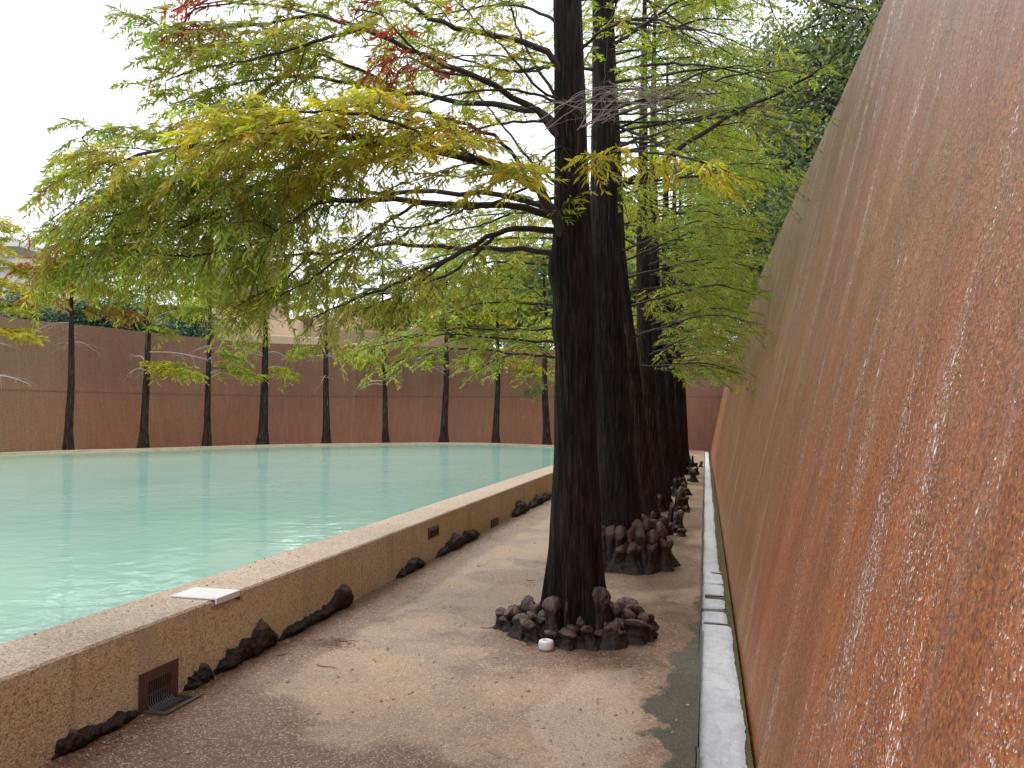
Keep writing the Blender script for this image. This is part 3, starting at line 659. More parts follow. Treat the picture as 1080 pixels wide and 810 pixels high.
TL([(400,150,4.7),(330,165,4.8),(250,175,4.9),(170,195,5.0),(110,215,5.1)], .014, 'yg', 'olive', sec_len=.55, t0=.1, tw_len=.22, sec_sp=.085)
TL([(300,205,5.2),(240,225,5.2),(180,240,5.2),(120,250,5.3)], .012, 'olive', 'green', sec_len=.5, t0=.1, tw_len=.24, sec_sp=.09, hang=.5)
TL([(265,200,5.1),(215,230,5.0),(160,250,5.1),(110,272,5.2),(75,285,5.3)], .010, 'olive', 'yg', sec_len=.35, t0=.1, tw_len=.2, sec_sp=.09, hang=.35)
TL([(330,265,5.5),(300,295,5.3),(270,312,5.2),(245,325,5.2)], .010, 'olive', 'olive', sec_len=.38, t0=.05, tw_len=.24, sec_sp=.085, hang=.38)
TL([(470,275,5.0),(440,300,5.2),(400,320,5.3),(370,330,5.4)], .010, 'olive', 'green', sec_len=.36, t0=.1, tw_len=.22, sec_sp=.10, hang=.38)
TL([(380,30,5.0),(330,45,5.0),(280,60,5.0),(220,70,5.1),(175,85,5.2)], .014, 'olive', 'yg', sec_len=.55, t0=.1, tw_len=.22, sec_sp=.09)
TL([(330,15,5.1),(280,25,5.2),(230,30,5.3),(180,35,5.4),(160,20,5.5)], .012, 'olive', 'green', sec_len=.5, t0=.1, tw_len=.22, sec_sp=.10)
TL([(300,80,5.6),(260,110,5.5),(220,125,5.5),(175,135,5.5)], .012, 'olive', 'olive', sec_len=.45, t0=.1, tw_len=.22, sec_sp=.09)
TL([(500,80,5.1),(460,75,4.95),(430,60,4.9),(395,70,4.9)], .008, 'red', 'red', sec_len=.30, t0=.45, tw_len=.18, sec_sp=.06, hang=.38)
TL([(440,55,5.0),(420,35,4.9),(400,15,4.9),(370,10,4.9)], .008, 'red', 'red', sec_len=.26, t0=.2, tw_len=.16, sec_sp=.08, hang=.38)
TL([(260,0,5.2),(235,5,5.1),(205,10,5.1),(190,30,5.1)], .008, 'red', 'red', sec_len=.22, t0=.35, tw_len=.14, sec_sp=.09, hang=.38)
TL([(450,158,4.7),(460,135,4.6),(470,125,4.55),(490,130,4.5)], .006, 'orange', 'red', sec_len=.22, t0=.3, tw_len=.14, sec_sp=.06, hang=.38)
TL([(110,230,5.2),(85,255,5.25),(64,275,5.3),(52,292,5.35)], .008, 'orange', 'yg', sec_len=.3, t0=.2, tw_len=.2, sec_sp=.07, hang=.38)
TL([(603,70,D1),(570,70,5.7),(530,75,5.9),(480,60,6.0),(430,45,6.1),(380,50,6.2)], .014, 'olive', 'yg', sec_len=.6, t0=.3, tw_len=.22, sec_sp=.12, thin=.2)
TL([(600,110,D1),(570,95,5.2),(540,60,5.1),(510,30,5.0),(480,0,5.0)], .012, 'yellow', 'olive', sec_len=.5, t0=.35, tw_len=.2, sec_sp=.11, thin=.3)
TL([(600,30,D1),(560,10,5.6),(520,5,5.8),(460,15,5.9),(400,10,6.0)], .014, 'olive', 'olive', sec_len=.6, t0=.3, tw_len=.22, sec_sp=.12, thin=.2)
TL([(560,195,5.2),(520,215,5.0),(480,225,4.9),(440,240,4.9),(395,235,5.0)], .010, 'yg', 'olive', sec_len=.36, t0=.4, tw_len=.2, sec_sp=.13, thin=.3)
TL([(603,178,D1),(625,165,5.1),(660,160,4.8),(700,162,4.6),(745,172,4.4),(770,182,4.3)], .012, 'yellow', 'yellow', sec_len=.3, t0=.12, hang=.3, sec_sp=.075, tw_len=.16, lf=(.085,.015))
TL([(598,250,D1-.12),(588,232,5.15),(598,215,5.0),(612,205,4.95)], .006, 'yg', 'bright', sec_len=.16, t0=.3, sec_sp=.06, tw_len=.10, lf=(.07,.012))
for b_ in ([(598,120,D1),(560,60,5.5),(540,10,5.6),(530,-40,5.7)], [(600,205,D1),(560,170,5.6),(520,120,5.9),(480,70,6)], [(604,60,D1),(640,30,5.2),(690,20,5.1),(740,45,5.0)],
           [(604,205,D1),(560,215,5.6),(500,240,5.8),(450,240,6)]):
    TL(b_, .014, 'olive', 'olive', sec_len=.5, t0=.25, sec_sp=.16, tw_len=.2, thin=.55)
for b_ in ([(600,130,D1),(540,128,5.3),(480,140,5.2),(400,120,5.2),(330,130,5.2)], [(600,112,D1),(540,95,5.2),(470,102,5.0),(420,125,5)], [(601,185,D1),(560,180,5.4),(480,186,5.5),(420,180,5.6)], [(600,150,D1),(575,165,5.2),(560,190,5.1)],
           [(600,60,D1),(560,75,5.6),(490,70,5.8),(410,78,5.9)]):
    TL(b_, .012, 'olive', 'olive', bare=1, sec_len=.5, t0=.2, sec_sp=.13, sides=5)
for a_ in range(9):                                                   # the part of the crown above the picture
    z = 4.6 + a_ * .38; an = a_ * 2.4 + .4; c = np.array([-1.02, 5.35, z]); l_ = 2.5 - .18 * a_
    q = [c, c + np.array([math.cos(an) * l_ * .5, math.sin(an) * l_ * .5, .25]), c + np.array([math.cos(an) * l_, math.sin(an) * l_, .1])]
    if math.cos(an) > .3 and math.sin(an) < 0: continue
    geos.append(limb_growth(q, .025, cr, C_['olive'], C_['green'], sec_len=.8, sec_sp=.2, tw_sp=.10, lf_sp=.03, lf=(.11, .024), patches=RP))
put_limbs(t1, geos)
# the snagged tangle of dead twigs in the fork, grey and leafless: part of the first tree
gt = []
for k in range(15):
    x0, x1 = rng.uniform(548, 650), rng.uniform(680, 775)
    q = [at(x0, rng.uniform(100, 138), 4.95 + rng.uniform(-.1, .2)), at((x0 * 2 + x1) / 3 + rng.uniform(-8, 8), rng.uniform(94, 118), 5.05 + rng.uniform(-.15, .1)),
         at((x0 + 2 * x1) / 3, rng.uniform(90, 118), 5.1 + rng.uniform(-.2, .2)), at(x1, rng.uniform(92, 130), 5.15 + rng.uniform(-.3, .3))]
    gt.append(limb_growth(q[::rng.choice([1, -1])], rng.uniform(.0035, .006), None, C_['olive'], C_['olive'], bare=1, sec_len=.34, sec_sp=.16, t0=.12, sides=4, droop=.1, spread=.45, r1=.0012))
v, f = join(gt)
tag(mesh_obj('dead_branch_tangle', v, f, M['limb_grey'], None, True), 'tangle of bare grey fallen twigs caught against the nearest big trunk high up', 'dead twigs')
cr.build('crown', M['leaf'], t1)
# its knees
kc = np.array([-.93, 5.55]); root_mat(kc[0], kc[1], .56, .42, .075, t1, 5)
for ang in np.linspace(0, 6.28, 25)[:-1]:
    R_ = .50 + rng.uniform(-.06, .05); knee(kc[0] + R_ * 1.04 * math.cos(ang), kc[1] + R_ * .78 * math.sin(ang), rng.uniform(.09, .17), rng.uniform(.045, .07), t1, rng.uniform(-.04, .04, 2))
for ang in np.linspace(.2, 6.4, 17)[:-1]:
    R_ = .37 + rng.uniform(-.04, .04); knee(kc[0] + R_ * math.cos(ang), kc[1] + R_ * .75 * math.sin(ang), rng.uniform(.12, .21), rng.uniform(.045, .065), t1, rng.uniform(-.03, .03, 2))
for px, py, h, r_ in ((633, 677, .38, .066), (583, 677, .31, .072), (650, 668, .22, .05), (575, 672, .20, .05), (672, 662, .17, .055), (543, 664, .16, .055), (556, 655, .19, .055), (618, 677, .16, .06), (600, 682, .12, .07), (632, 679, .10, .055), (655, 672, .13, .055), (530, 662, .14, .05), (565, 668, .15, .06)):
    p = onz(px, py, 0); knee(p[0], p[1], h, r_, t1, rng.uniform(-.02, .02, 2))

# ---- the trees behind it in the row
row = [  # base px, base py, axis pixels (px,py), width list, bark, label
  (657, 596, 8.05, [(650,480),(643,380),(639,300),(637,200),(637,100),(636,0),(634,-120),(632,-300)], [(0,.27),(.5,.225),(1.2,.195),(2.2,.172),(3.2,.155),(4.4,.13),(6,.11),(9,.04)], 'bark', 'second big cypress of the walkway row, black trunk rising from a tall collar of knees', 1.0),
  (680, 560, 10.3, [(672,470),(664,390),(656,320),(650,250),(647,150),(643,50),(640,-60),(636,-200)], [(0,.27),(.5,.19),(1.5,.145),(3,.125),(5,.10),(7,.07),(9,.03)], 'bark_red', 'third cypress of the walkway row, trunk leaning left behind the second', .8),
  (692, 537, 12.8, [(685,480),(681,400),(678,300),(678,200),(679,100),(680,0),(682,-90)], [(0,.29),(.5,.20),(1.5,.155),(3,.12),(5,.095),(7,.06),(9,.03)], 'bark_red', 'fourth cypress of the walkway row with shaggy red brown bark', 1.0),
  (702, 521, 15.3, [(698,470),(693,400),(690,320),(689,250),(689,150),(690,50),(692,-20)], [(0,.30),(.5,.22),(1.5,.17),(3,.135),(5,.11),(7,.07),(10,.03)], 'bark', 'fifth cypress of the walkway row, straight black trunk', 1.0),
  (709, 508, 17.9, [(706,450),(704,400),(703,330),(702,250),(703,150),(704,60)], [(0,.28),(.5,.20),(1.5,.16),(3,.13),(5,.10),(9,.03)], 'bark', 'sixth cypress of the walkway row with a grey tinged trunk', 1.0),
  (716, 500, 20.6, [(714,450),(713,400),(712,330),(711,250),(712,150),(713,90)], [(0,.28),(.5,.20),(1.5,.17),(3,.14),(5,.10),(9,.03)], 'bark', 'seventh cypress of the walkway row, dark trunk beside the far wall gap', 1.0),
  (720, 492, 24.0, [(719,450),(718,400),(717,330),(717,250),(718,170)], [(0,.28),(.5,.20),(3,.13),(6,.08),(9,.03)], 'bark', 'eighth and farthest cypress of the walkway row', 1.0),
]
for i, (bx, by, D, axp, rr, bk, lab, dens) in enumerate(row):
    b0 = onz(bx, by, 0); T_ = thing('cypress_tree', lab, 'tree', b0, G_ROW)
    D = float((b0 - EYE) @ FW)
    pts = [b0 + np.array([0, 0, -.05])] + [at(a, b, D) for a, b in axp]
    v, f = trunk_mesh(pts, rr, .40, 8, 44, 70, .035, .7, 20 + i); mesh_obj('trunk', v, f, M[bk], T_, True)
    AX = spline(pts, 60); cr = Crown(); geos = []
    zmax = AX[-1, 2] - .2; zc = lambda z: np.array([np.interp(z, AX[:, 2], AX[:, k]) for k in range(3)])
    z = 2.1 + .25 * i * .5; k = 0; sc = 1 + .10 * i
    while z < zmax:
        ang = k * 2.4 + i * 1.3 + .3
        # boughs favour the open sides: over the path and the pool
        if k % 2 == 0: ang = rng.uniform(-.75, .75)
        if i == 0 and z < 3.7: ang = math.pi + rng.uniform(-.6, .3)
        l_ = (2.3 if math.cos(ang) < 0 else 2.5) * (1 - .55 * (z - 2) / (zmax + 1.5)) * rng.uniform(.75, 1.15)
        c = zc(z); dv = np.array([math.cos(ang), math.sin(ang), 0])
        if dv[0] > .1 and z < 4.9: l_ = min(l_, (near_wall_x(c[1]) + .23 * z - c[0] - .22) / dv[0])
        rise = rng.uniform(.0, .28)
        q = [c, c + dv * l_ * .35 + [0, 0, rise * .6], c + dv * l_ * .7 + [0, 0, rise], c + dv * l_ + [0, 0, rise - .15]]
        c0, c1 = [('green', 'bright'), ('olive', 'yg'), ('green', 'bright'), ('bright', 'yg')][k % 4]
        geos.append(limb_growth(q, .02, cr, C_[c0], C_[c1], sec_len=.75, sec_sp=.16 * sc ** .5, t0=.25, tw_len=.26, tw_sp=.048 * sc ** .5, lf_sp=.0105 * sc, lf=(.060 * sc, .0130 * sc),
                                droop=.25, hang=.18, thin=0 if i else .15, sides=5))
        z += rng.uniform(.13, .23); k += 1
    if i == 0:                                                         # long bare boughs reaching right over the walkway
        for b_, r_ in (([(641,198,8.1),(686,182,7.8),(715,158,7.6),(760,128,7.4),(800,108,7.2),(835,92,7.0),(870,68,6.8),(893,45,6.7),(909,18,6.6)], .032),
                       ([(640,118,8.1),(700,96,7.8),(745,75,7.6),(800,68,7.5)], .02), ([(638,80,8.1),(690,68,7.8),(760,72,7.6),(830,92,7.3)], .02), ([(640,128,8.1),(700,128,7.8),(790,120,7.5),(885,100,7.2)], .016),
                       ([(640,110,8.1),(700,105,7.9),(780,96,7.8)], .014), ([(637,20,8.1),(690,35,7.8),(740,20,7.7),(780,22,7.6)], .02), ([(641,140,8.1),(690,118,7.9),(730,100,7.8),(745,60,7.7)], .016),
                       ([(636,10,8.1),(670,-5,7.9),(720,25,7.7),(775,60,7.5)], .02), ([(637,60,8.1),(655,40,7.8),(680,-10,7.6)], .018), ([(640,128,8.1),(690,150,7.6),(720,165,7.5)], .02)):
            geos.append(limb_growth([at(*p) for p in b_], r_, cr, C_['olive'], C_['olive'], bare=1, sec_len=.75, sec_sp=.22, t0=.2, sides=6))
    put_limbs(T_, geos); cr.build('crown', M['leaf'], T_)
    # knees
    if i == 0:
        root_mat(b0[0] + .02, b0[1] + .03, .38, .37, .36, T_, 77)
        for rad_, n_, h_ in ((.36, 19, .44), (.28, 12, .50), (.40, 15, .30)):
            for a in np.linspace(0, 6.28, n_ + 1)[:-1]:
                a += rng.uniform(-.1, .1); knee(b0[0] + .02 + rad_ * math.cos(a), b0[1] + .05 + rad_ * .95 * math.sin(a), h_ * rng.uniform(.88, 1.08), rng.uniform(.07, .095), T_, rng.uniform(-.02, .02, 2))
    else:
        for _ in range(22 if i < 4 else 14):
            a = rng.uniform(0, 6.28); R_ = rng.uniform(.28, .56); h_ = rng.choice([.09, .15, .22, .34]) * rng.uniform(.8, 1.1)
            knee(b0[0] + .06 + R_ * math.cos(a), b0[1] + R_ * math.sin(a), h_, rng.uniform(.04, .065), T_, rng.uniform(-.05, .05, 2))

# ---- thin trees across the pool
G_FAR = 'thin cypress trees in a line before the curved wall'
far = [ # base px, rim py, lean px at y=250, width px, label, top py, colours
  (-16, 478, -24, 10, 'leftmost thin cypress before the curved wall, its yellow green sprays at the photo edge', 225, ('yg', 'yellow')),
  (72, 475, 76, 11, 'thin cypress before the curved wall with orange brown foliage, left of the leaning one', 235, ('olive', 'orange')),
  (151, 473, 158, 14, 'leaning thin cypress with bare pale lower twigs before the curved wall', 215, ('olive', 'yg')),
  (218, 471, 222, 11, 'slim cypress before the curved wall with one bright low tuft at its right', 225, ('bright', 'yg')),
  (277, 469, 282, 13, 'thin cypress with forked bare boughs before the tan terraces', 230, ('yg', 'olive')),
  (344, 468, 346, 11, 'thin black cypress with grey dead twigs half way up its trunk', 235, ('yg', 'yellow')),
  (407, 467, 403, 9, 'thin grey trunked cypress with soft green top above the curved wall', 255, ('green', 'deep')),
  (468, 467, 471, 10, 'thin grey trunked cypress hung with yellow green tiers, near the pool middle', 240, ('yg', 'yg')),
  (523, 467, 524, 10, 'thin cypress with wide flat yellow tiers, second left of the nearest trunk', 230, ('yg', 'yellow')),
  (577, 469, 573, 13, 'pale trunked thin cypress just left of the nearest trunk', 240, ('green', 'grey'))]
for i, (px, py, lx2, wp_, lab, tp_, cc) in enumerate(far):
    e0 = onz(px, py, .45); r2 = e0 - EYE; r2[2] = 0; e1 = e0 + nrm(r2) * 1.7; e1[2] = 0
    T_ = thing('cypress_tree', lab, 'tree', e1, G_FAR); D = float((e1 - EYE) @ FW)
    r_ = wp_ / FPX * D / 2 * rng.uniform(.66, .9); fl_ = rng.uniform(.9, 1.15)
    px0 = px
    pts = [e1 + np.array([0, 0, -.05]), at(px0 + (lx2 - px) * .15, 450, D), at(px0 + (lx2 - px) * .4 + rng.uniform(-2, 2), 400, D), at(px0 + (lx2 - px) * .7 + rng.uniform(-2, 2), 340, D), at(px0 + (lx2 - px) * .85, 290, D), at(lx2, tp_, D)]
    zt = pts[-1][2]
    v, f = trunk_mesh(pts, [(-.05, r_ * 1.7 * fl_), (.4, r_ * 1.2 * fl_), (1.0, r_ * .9), (2, r_ * .75), (4, r_ * .58), (6, r_ * .35), (zt, .02)], .3, 7, 20, 40, .05, .8, 60 + i)
    mesh_obj('trunk', v, f, M['bark_far'], T_, True)
    AX = spline(pts, 60); zc = lambda z: np.array([np.interp(z, AX[:, 2], AX[:, k]) for k in range(3)])
    cr = Crown(); geos = []; big = dict(sec_len=.8, sec_sp=.15, tw_len=.32, tw_sp=.085, lf_sp=.022, lf=(.13, .036), droop=.25, hang=.15, sides=5)
    z = (5.9 if i in (3, 4, 5) else 5.3) + rng.uniform(-.2, .3); k = 0
    while z < zt - .15:
        u = (z - 3.5) / (zt - 3.5); ang = k * 2.4 + i * .9; dv = np.array([math.cos(ang), math.sin(ang), 0]); l_ = (2.1 * (1 - u) + .7) * rng.uniform(.6, 1.15)
        c = zc(z); q = [c, c + dv * l_ * .5 + [0, 0, .22], c + dv * l_ + [0, 0, .12]]
        geos.append(limb_growth(q, .022, cr, C_[cc[0]], C_[cc[1]], t0=.15, **dict(big, sec_len=1.0, sec_sp=.085, tw_sp=.07, lf=(.14, .042)))); z += rng.uniform(.20, .34); k += 1
    # dead lower twigs
    for _ in range(6):
        z = rng.uniform(3.0, 5.4); ang = rng.uniform(0, 6.28); dv = np.array([math.cos(ang), math.sin(ang), rng.uniform(-.3, .3)]); c = zc(z); l_ = rng.uniform(.8, 1.5)
        v, f = limb_growth([c, c + dv * l_ * .5 + [0, 0, .12], c + dv * l_], .024, cr, C_['olive'], C_['olive'], bare=1, sec_len=.9, sec_sp=.2, t0=.25, sides=4, r1=.010)
        mesh_obj('limb', v, f, M['limb_pale'], T_, True)
    # the low tiers seen one by one in the photo
    low = {0: [(14, 325, 'yg', 45), (20, 350, 'yellow', 40), (20, 400, 'bare', 40)], 1: [(60, 290, 'orange', 30), (88, 300, 'olive', 30)], 2: [(170, 350, 'yg', 38), (205, 375, 'bare', 50), (180, 385, 'yellow', 40), (195, 390, 'yg', 50)],
           3: [(245, 375, 'bright', 40), (258, 392, 'yg', 48), (228, 298, 'bright', 25)], 4: [(300, 392, 'yg', 32), (262, 366, 'yg', 22), (300, 340, 'bare', 30)], 5: [(315, 370, 'yg', 42), (385, 375, 'yg', 45), (340, 400, 'bare', 20)],
           6: [(385, 378, 'yg', 36), (400, 335, 'green', 30), (425, 330, 'deep', 25)], 7: [(430, 372, 'yg', 46), (455, 380, 'yg', 30), (500, 360, 'yg', 35), (440, 355, 'yg', 40)], 8: [(560, 385, 'yellow', 44), (500, 372, 'yg', 40), (550, 360, 'yellow', 40), (575, 395, 'yg', 40)], 9: [(590, 380, 'bright', 22), (560, 410, 'grey', 25), (572, 340, 'green', 25)]}[i]
    for qx, qy, cn, ln_ in low:
        cx = np.interp(qy, [tp_, 470], [lx2, px]); e = at(qx + (qx - cx) * .25, qy + 4, D - rng.uniform(.2, .8)); s_ = at(cx, qy - 4, D)
        q = [s_, (s_ + e) / 2 + np.array([0, 0, .10]), e]
        if cn == 'bare': v, f = limb_growth(q, .026, cr, C_['olive'], C_['olive'], bare=1, sec_len=1.0, sec_sp=.2, t0=.3, sides=4, r1=.012); mesh_obj('limb', v, f, M['limb_pale'], T_, True)
        else: geos.append(limb_growth(q, .018, cr, C_[cn] * 1.1, C_[cn] * 1.2, t0=.2, **dict(big, sec_len=.95, sec_sp=.07, tw_sp=.065)))
    put_limbs(T_, geos); cr.build('crown', M['leaf'], T_)

# ---- broad trees outside the walls
def broad_tree(name, label, base, h, rx, ry, rz, cols, n_cl, n_lf, lf, group='trees beyond the walls', seed=1, trunk_r=.25, lean=(0, 0)):
    r = np.random.default_rng(seed); T_ = thing(name, label, 'tree', base, group); base = np.array(base, float)
    top = base + np.array([lean[0], lean[1], h])
    v, f = trunk_mesh([base, base + (top - base) * .3 + r.normal(0, .1, 3) * [1, 1, 0], base + (top - base) * .6, base + (top - base) * .9], [(base[2], trunk_r * 1.4), (base[2] + 1, trunk_r), (base[2] + h, trunk_r * .2)], .2, 6, 16, 24, .05, .8, seed)
    mesh_obj('trunk', v, f, M['limb'], T_, True)
    cc = base + np.array([lean[0] * .7, lean[1] * .7, h - rz]); cen = []
    while len(cen) < n_cl:
        q = r.uniform(-1, 1, 3); d = np.linalg.norm(q)
        if d < 1 and r.random() < .25 + d: cen.append(cc + q * np.array([rx, ry, rz]))
    cen = np.array(cen)
    st = base + (top - base) * r.uniform(.3, .85, (n_cl, 1)) ; mid = (st + cen) / 2 + r.normal(0, .25, (n_cl, 3)) - [0, 0, .2]
    pa = np.stack([st, (st + mid) / 2 + r.normal(0, .08, (n_cl, 3)), mid, (mid + cen) / 2 + r.normal(0, .12, (n_cl, 3)), cen], 1)
    sel = slice(0, n_cl); v, f = tubes(pa[sel], np.tile(np.linspace(.06, .012, 5), (n_cl, 1)), 5)
    mesh_obj('branches', v, f, M['limb'], T_, True)
    c = Crown(); k = np.repeat(np.arange(n_cl), n_lf); m_ = len(k)
    sz = r.uniform(.28, .62, n_cl)[k][:, None] * min(1, rx / 3 + .3)
    P_ = cen[k] + r.normal(0, 1, (m_, 3)) * sz * np.array([1, 1, .55])
    D_ = r.normal(0, 1, (m_, 3)) + [0, 0, -.3]
    cb = np.array([C_[q] for q in cols])[r.integers(0, len(cols), n_cl)] * np.exp(r.normal(0, .25, (n_cl, 1)))
    c.add(P_, D_, lf * r.uniform(.6, 1.3, m_), lf * .6 * r.uniform(.7, 1.2, m_), np.clip(cb[k] * np.exp(r.normal(0, .22, (m_, 1))), .004, .6))
    c.build('crown', M['broad'], T_, .6); return T_
def bp(px, D, z=4.3): q = at(px, 300, D); return (q[0], q[1], z)
broad_tree('oak_tree', 'big dense green oak rising behind the top of the right wall', (4.6, 17.5, 4.3), 8.4, 4.0, 3.8, 4.6, ('green', 'grey', 'grey', 'deep'), 420, 210, .10, seed=3)
broad_tree('oak_tree', 'dark oak farther back behind the right wall, left of the big one', (3.2, 27, 4.3), 10.0, 3.8, 3.5, 5.2, ('green', 'deep', 'grey'), 330, 180, .14, seed=4)
broad_tree('oak_tree', 'green tree beyond the far corner where the two walls meet', (-.5, 45, 4.3), 9.5, 4.2, 3, 4.6, ('green', 'bright', 'deep'), 190, 130, .22, seed=5)
broad_tree('oak_tree', 'tall leafy tree beyond the curved wall behind the walkway trunks', (-5, 43, 4.3), 10, 3.4, 3, 4.8, ('bright', 'green', 'green'), 180, 120, .22, seed=6)
broad_tree('pine_tree', 'blue green rounded tree above the curved wall, right of the orange cypress', bp(128, 38), 3.6, 2.4, 2, 2.0, ('blue', 'blue', 'deep'), 150, 130, .16, seed=7)
broad_tree('pine_tree', 'dark blue green tree above the curved wall behind the leaning cypress', bp(185, 42), 3.3, 1.9, 2, 1.7, ('blue', 'deep'), 120, 120, .16, seed=8)
broad_tree('pine_tree', 'dark evergreen above the curved wall behind the orange cypress', bp(82, 37), 2.6, 1.8, 1.6, 1.4, ('deep', 'blue'), 90, 120, .16, seed=9)
broad_tree('pine_tree', 'grey green tree above the curved wall at the photo left edge', bp(30, 38), 3.4, 2.6, 2, 1.9, ('grey', 'blue', 'deep'), 120, 120, .16, seed=10)
broad_tree('oak_tree', 'low light green tree on the tan terraces below the brick block', bp(225, 66, 5), 7.0, 4.2, 3, 2.0, ('bright', 'green'), 90, 100, .25, seed=11)
broad_tree('oak_tree', 'wide green tree beyond the tan terraces, left of the nearest trunk', bp(470, 56), 8.2, 4.5, 3, 3.4, ('green', 'bright', 'blue'), 170, 110, .25, seed=12)
broad_tree('oak_tree', 'dark green tree above the curved wall close left of the nearest trunk', bp(560, 46), 7.8, 3.2, 3, 3.4, ('green', 'blue', 'deep'), 170, 120, .2, seed=13)
broad_tree('oak_tree', 'green tree beyond the curved wall in the gap right of the nearest trunk', bp(650, 50), 11, 4.2, 3, 5.0, ('bright', 'green', 'yg'), 200, 110, .24, seed=14)
broad_tree('oak_tree', 'yellow green tree beyond the tan terraces behind the black thin cypress', bp(385, 70), 8.0, 5.0, 3, 2.6, ('yg', 'green'), 110, 100, .27, seed=15)

# ---- terraces and buildings behind
def prism(mb, pts_px, D0, D1):
    """a block whose front outline is measured in the photo at distance D0, running back to D1"""
    n = len(pts_px); fr = [at(a, b, D0) for a, b in pts_px]; dv = nrm(np.array([FW[0], FW[1], 0])) * (D1 - D0)
    mb.add([tuple(p) for p in fr] + [tuple(p + dv) for p in fr], [tuple(range(n)), tuple(range(n, 2 * n))[::-1]] + [(i, n + i, n + (i + 1) % n, (i + 1) % n) for i in range(n)])
tr = thing('stepped_terrace', 'tan stepped concrete terraces showing above the curved wall', 'terrace', tuple(at(300, 400, 44)))
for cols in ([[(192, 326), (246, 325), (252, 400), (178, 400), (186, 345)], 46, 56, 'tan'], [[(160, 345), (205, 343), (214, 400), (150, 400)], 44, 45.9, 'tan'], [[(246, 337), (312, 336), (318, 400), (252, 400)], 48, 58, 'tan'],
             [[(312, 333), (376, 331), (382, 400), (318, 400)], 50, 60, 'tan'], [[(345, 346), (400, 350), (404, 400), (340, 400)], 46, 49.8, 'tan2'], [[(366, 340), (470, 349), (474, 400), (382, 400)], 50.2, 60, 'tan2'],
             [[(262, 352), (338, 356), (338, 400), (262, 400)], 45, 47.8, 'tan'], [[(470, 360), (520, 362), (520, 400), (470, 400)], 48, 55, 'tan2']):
    mb = MB(); prism(mb, *cols[:3]); bevel(mb.build('terrace_block', M[cols[3]], tr), .05)
mb = MB(); prism(mb, [(313, 334), (329, 335), (329, 343), (313, 343)], 49.7, 49.95); mb.build('niche_shade', M['brown_metal'], tr)  # dark slab stands for the shade inside a recess
bl = thing('brick_building', 'pinkish brown block with small windows, left of centre above the tan terraces', 'building', tuple(at(240, 380, 90)))
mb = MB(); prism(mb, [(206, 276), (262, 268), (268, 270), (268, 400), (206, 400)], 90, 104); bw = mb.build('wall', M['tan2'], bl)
for k in range(3):
    for j in range(2):
        mb = MB(); a = 214 + k * 17; b = 284 + j * 17 - k * 1.5; prism(mb, [(a, b), (a + 7, b - .6), (a + 7, b + 8), (a, b + 8)], 89.8, 89.97); mb.build('window', M['window'], bw)
bl = thing('office_building', 'long pale grey building with roof ledges, far left beyond the trees', 'building', tuple(at(0, 380, 80)))
for q, D0 in (([(-60, 266), (50, 266), (52, 271), (-60, 271)], 79.5), ([(-60, 271.5), (48, 272), (48, 277), (-60, 277)], 80), ([(-60, 277.5), (52, 278), (52, 281), (-60, 281)], 79.4), ([(-60, 281.5), (40, 282), (40, 400), (-60, 400)], 80.2)):
    mb = MB(); prism(mb, q, D0, D0 + 12); mb.build('storey', M['grey_block'], bl)
mb = MB(); prism(mb, [(-60, 246), (12, 250), (22, 254), (22, 260), (-60, 256)], 70, 76); q = mb.build('roof_slab', M['grey_block'], bl)

# ============================================================ SMALL THINGS
# black roots squeezed out along the foot of the pool wall
def yx(px, py=640, x=-2.90): return onx(px, py, x)[1]
roots = [([(52, .10), (75, .14), (98, .09), (120, .10), (143, .05)], 'black root along the foot of the pool wall, left of the metal grate'),
         ([(191, .03), (202, .12), (211, .15), (219, .03)], 'short black root stub just right of the metal grate'),
         ([(221, .05), (240, .15), (262, .18), (273, .27), (279, .20), (289, .06)], 'largest black root bulging from the pool wall foot, right of the grate'),
         ([(290, .08), (305, .09), (325, .10), (345, .12), (356, .28), (363, .26), (368, .05)], 'long black root ending in an upright knob below the wall joint'),
         ([(418, .05), (428, .12), (437, .17), (447, .05)], 'small pointed black root between the wall joint and the wall lamp'),
         ([(460, .06), (472, .14), (482, .22), (486, .13), (494, .21), (501, .14), (508, .04)], 'twin peaked black root under the wall lamp'),
         ([(543, .05), (549, .20), (553, .30), (559, .06)], 'upright black root beyond the brown box on the pool wall'),
         ([(560, .08), (566, .12), (571, .22), (577, .14), (583, .22)], 'farthest black root of the pool wall, beside the nearest trunk')]
for pr, lab in roots:
    Y_ = []; 
    for px, h in pr:
        r_ = ray(px, 600); Y_.append(-2.93 * r_[1] / r_[0])
    n = 34; ys_ = np.linspace(Y_[0], Y_[-1], n); hs = np.interp(ys_, Y_, [h for _, h in pr]) * .72
    V = []; m_ = 12
    for i in range(n):
        u = i / (n - 1); e_ = min(1, math.sin(math.pi * u) * 3 + .15); h = hs[i] * (1 + .15 * rng.normal()) * e_; w_ = (.045 + .35 * h * .6) * e_ * (1 + .2 * math.sin(u * 17 + Y_[0])); xw = -2.9 - .008 * (ys_[i] - 4) if ys_[i] > 4 else -2.9
        for k in range(m_):
            a = k / m_ * 2 * math.pi; V.append((xw - .01 + w_ * max(-.4, math.cos(a)) * (1 + .1 * rng.normal()), ys_[i] + .02 * math.sin(a * 2 + i), max(-.02, h * (math.sin(a) * .5 + .45))))
    F_ = [(i * m_ + k, i * m_ + (k + 1) % m_, (i + 1) * m_ + (k + 1) % m_, (i + 1) * m_ + k) for i in range(n - 1) for k in range(m_)] + [tuple(range(m_))[::-1], tuple(range((n - 1) * m_, n * m_))]
    o = mesh_obj('surface_root', V, F_, M['knee'], None, True); roughen(o, .03)
    tag(o, lab, 'root', 'black roots along the foot of the pool wall')

